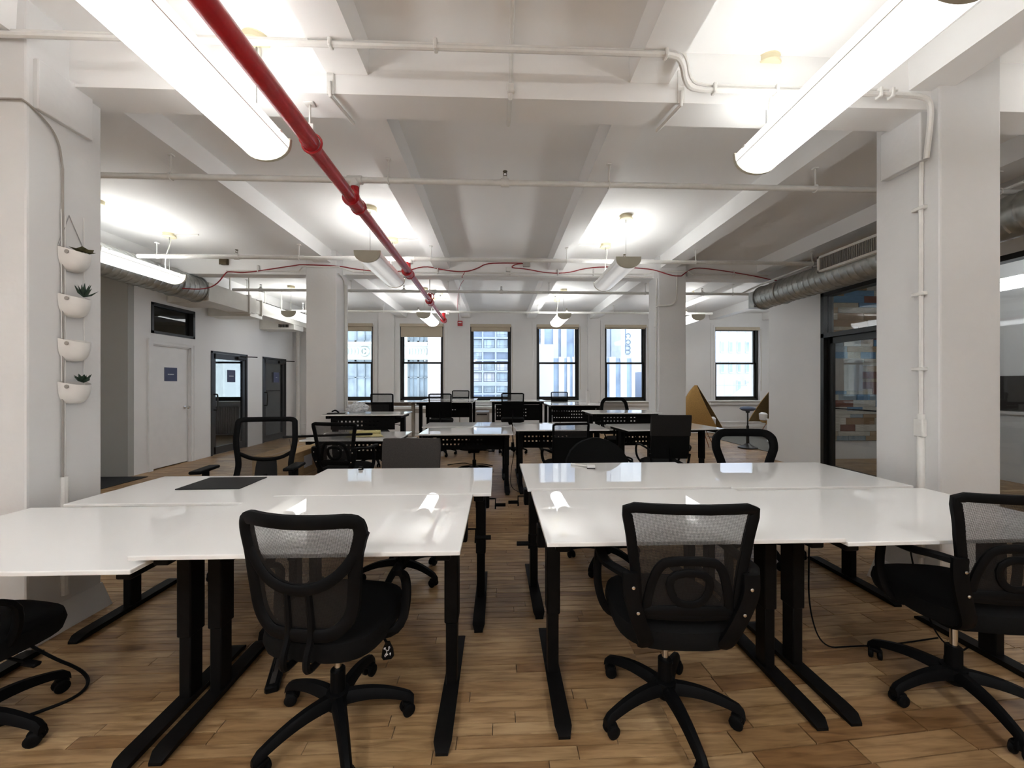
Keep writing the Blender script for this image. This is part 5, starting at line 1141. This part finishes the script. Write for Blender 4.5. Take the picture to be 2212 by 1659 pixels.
SGY = 58.0
sw = thing('sign_wall', 'blank white wall with tall rotated letters reading com', 'building', (0, SGY, 0))
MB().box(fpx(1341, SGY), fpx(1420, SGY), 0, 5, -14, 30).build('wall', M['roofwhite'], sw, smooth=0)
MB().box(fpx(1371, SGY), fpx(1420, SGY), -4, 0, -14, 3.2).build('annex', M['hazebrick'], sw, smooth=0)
lt = MB(); u_ = SGY/831*0.98; lx = fpx(1352.0, SGY); lz = 1.45+111.5*SGY/831
def stroke(pts): lt.tube([(lx+p[0]*u_, -0.12, lz-p[1]*u_) for p in pts], 0.055, 6)
def arc(cx_, cy_, r_, a0, a1, n=14): return [(cx_+r_*math.cos(R_(a0+(a1-a0)*k/n)), cy_+r_*math.sin(R_(a0+(a1-a0)*k/n))) for k in range(n+1)]
stroke(arc(4.8, 6.5, 5, 135, 410)); stroke(arc(4.8, 20.5, 5, 0, 360)); stroke([(0, 29)]+[(9, 29)]); stroke([(4, 29.3)]+arc(5, 34, 4.3, -80, 80)+[(0, 38.2)]); stroke([(4, 38.4)]+arc(5, 42.6, 4.3, -80, 80)+[(0, 46.9)])
lt.build('letters', M['letter'], sw)
MB().box(fpx(1350.6, SGY), fpx(1351.6, SGY), -0.1, 0, 1.45+67*SGY/831, 1.45+122*SGY/831).build('sign_bar', M['letter'], sw, smooth=0)
# hazy brick building and roof shed through window 6
HY = 56.0
hb = thing('hazy_building', 'hazy brick building with faint windows through the right window', 'building', (0, HY, 0))
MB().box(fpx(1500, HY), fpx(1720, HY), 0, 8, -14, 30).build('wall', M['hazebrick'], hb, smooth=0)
for px in (1560, 1578, 1596, 1614, 1632):
    for zz in (9.2, 6.2, 3.2, 0.4, -2.4):
        wo = MB().box(fpx(px-4, HY), fpx(px+4, HY), -0.12, 0.02, zz-0.1, zz+1.6).build('window', M['roofwhite'], hb, smooth=0)
        MB().box(fpx(px-3, HY), fpx(px+3, HY), -0.14, -0.11, zz+0.05, zz+1.45).build('pane', M['stripeglass'], wo, smooth=0)
RY = 34.0
rs = thing('roof_shed', 'pale rooftop shed and parapet seen low in the right window', 'building', (0, RY, 0))
MB().box(fpx(1500, RY), fpx(1700, RY), 0, 6, -14, 0.35).build('roof', M['roofwhite'], rs, smooth=0)
MB().box(fpx(1545, RY), fpx(1597, RY), 1, 4, 0.3, 2.2).build('shed', M['roofwhite'], rs, smooth=0); MB().box(fpx(1578, RY), fpx(1592, RY), 0.95, 1.0, 0.35, 2.0).build('door', M['hazebrick'], rs, smooth=0)
MB().prism([(fpx(1592, RY), 0.35), (fpx(1628, RY), 0.35), (fpx(1628, RY), 1.5)], 0.2, 0.9).build('sloped_skylight', M['roofwhite'], rs)
MB().tube([(fpx(1548, RY), 0.6, 1.35), (fpx(1640, RY), 0.6, 1.35)], 0.04, 6).build('railing', M['steelblue'], rs)
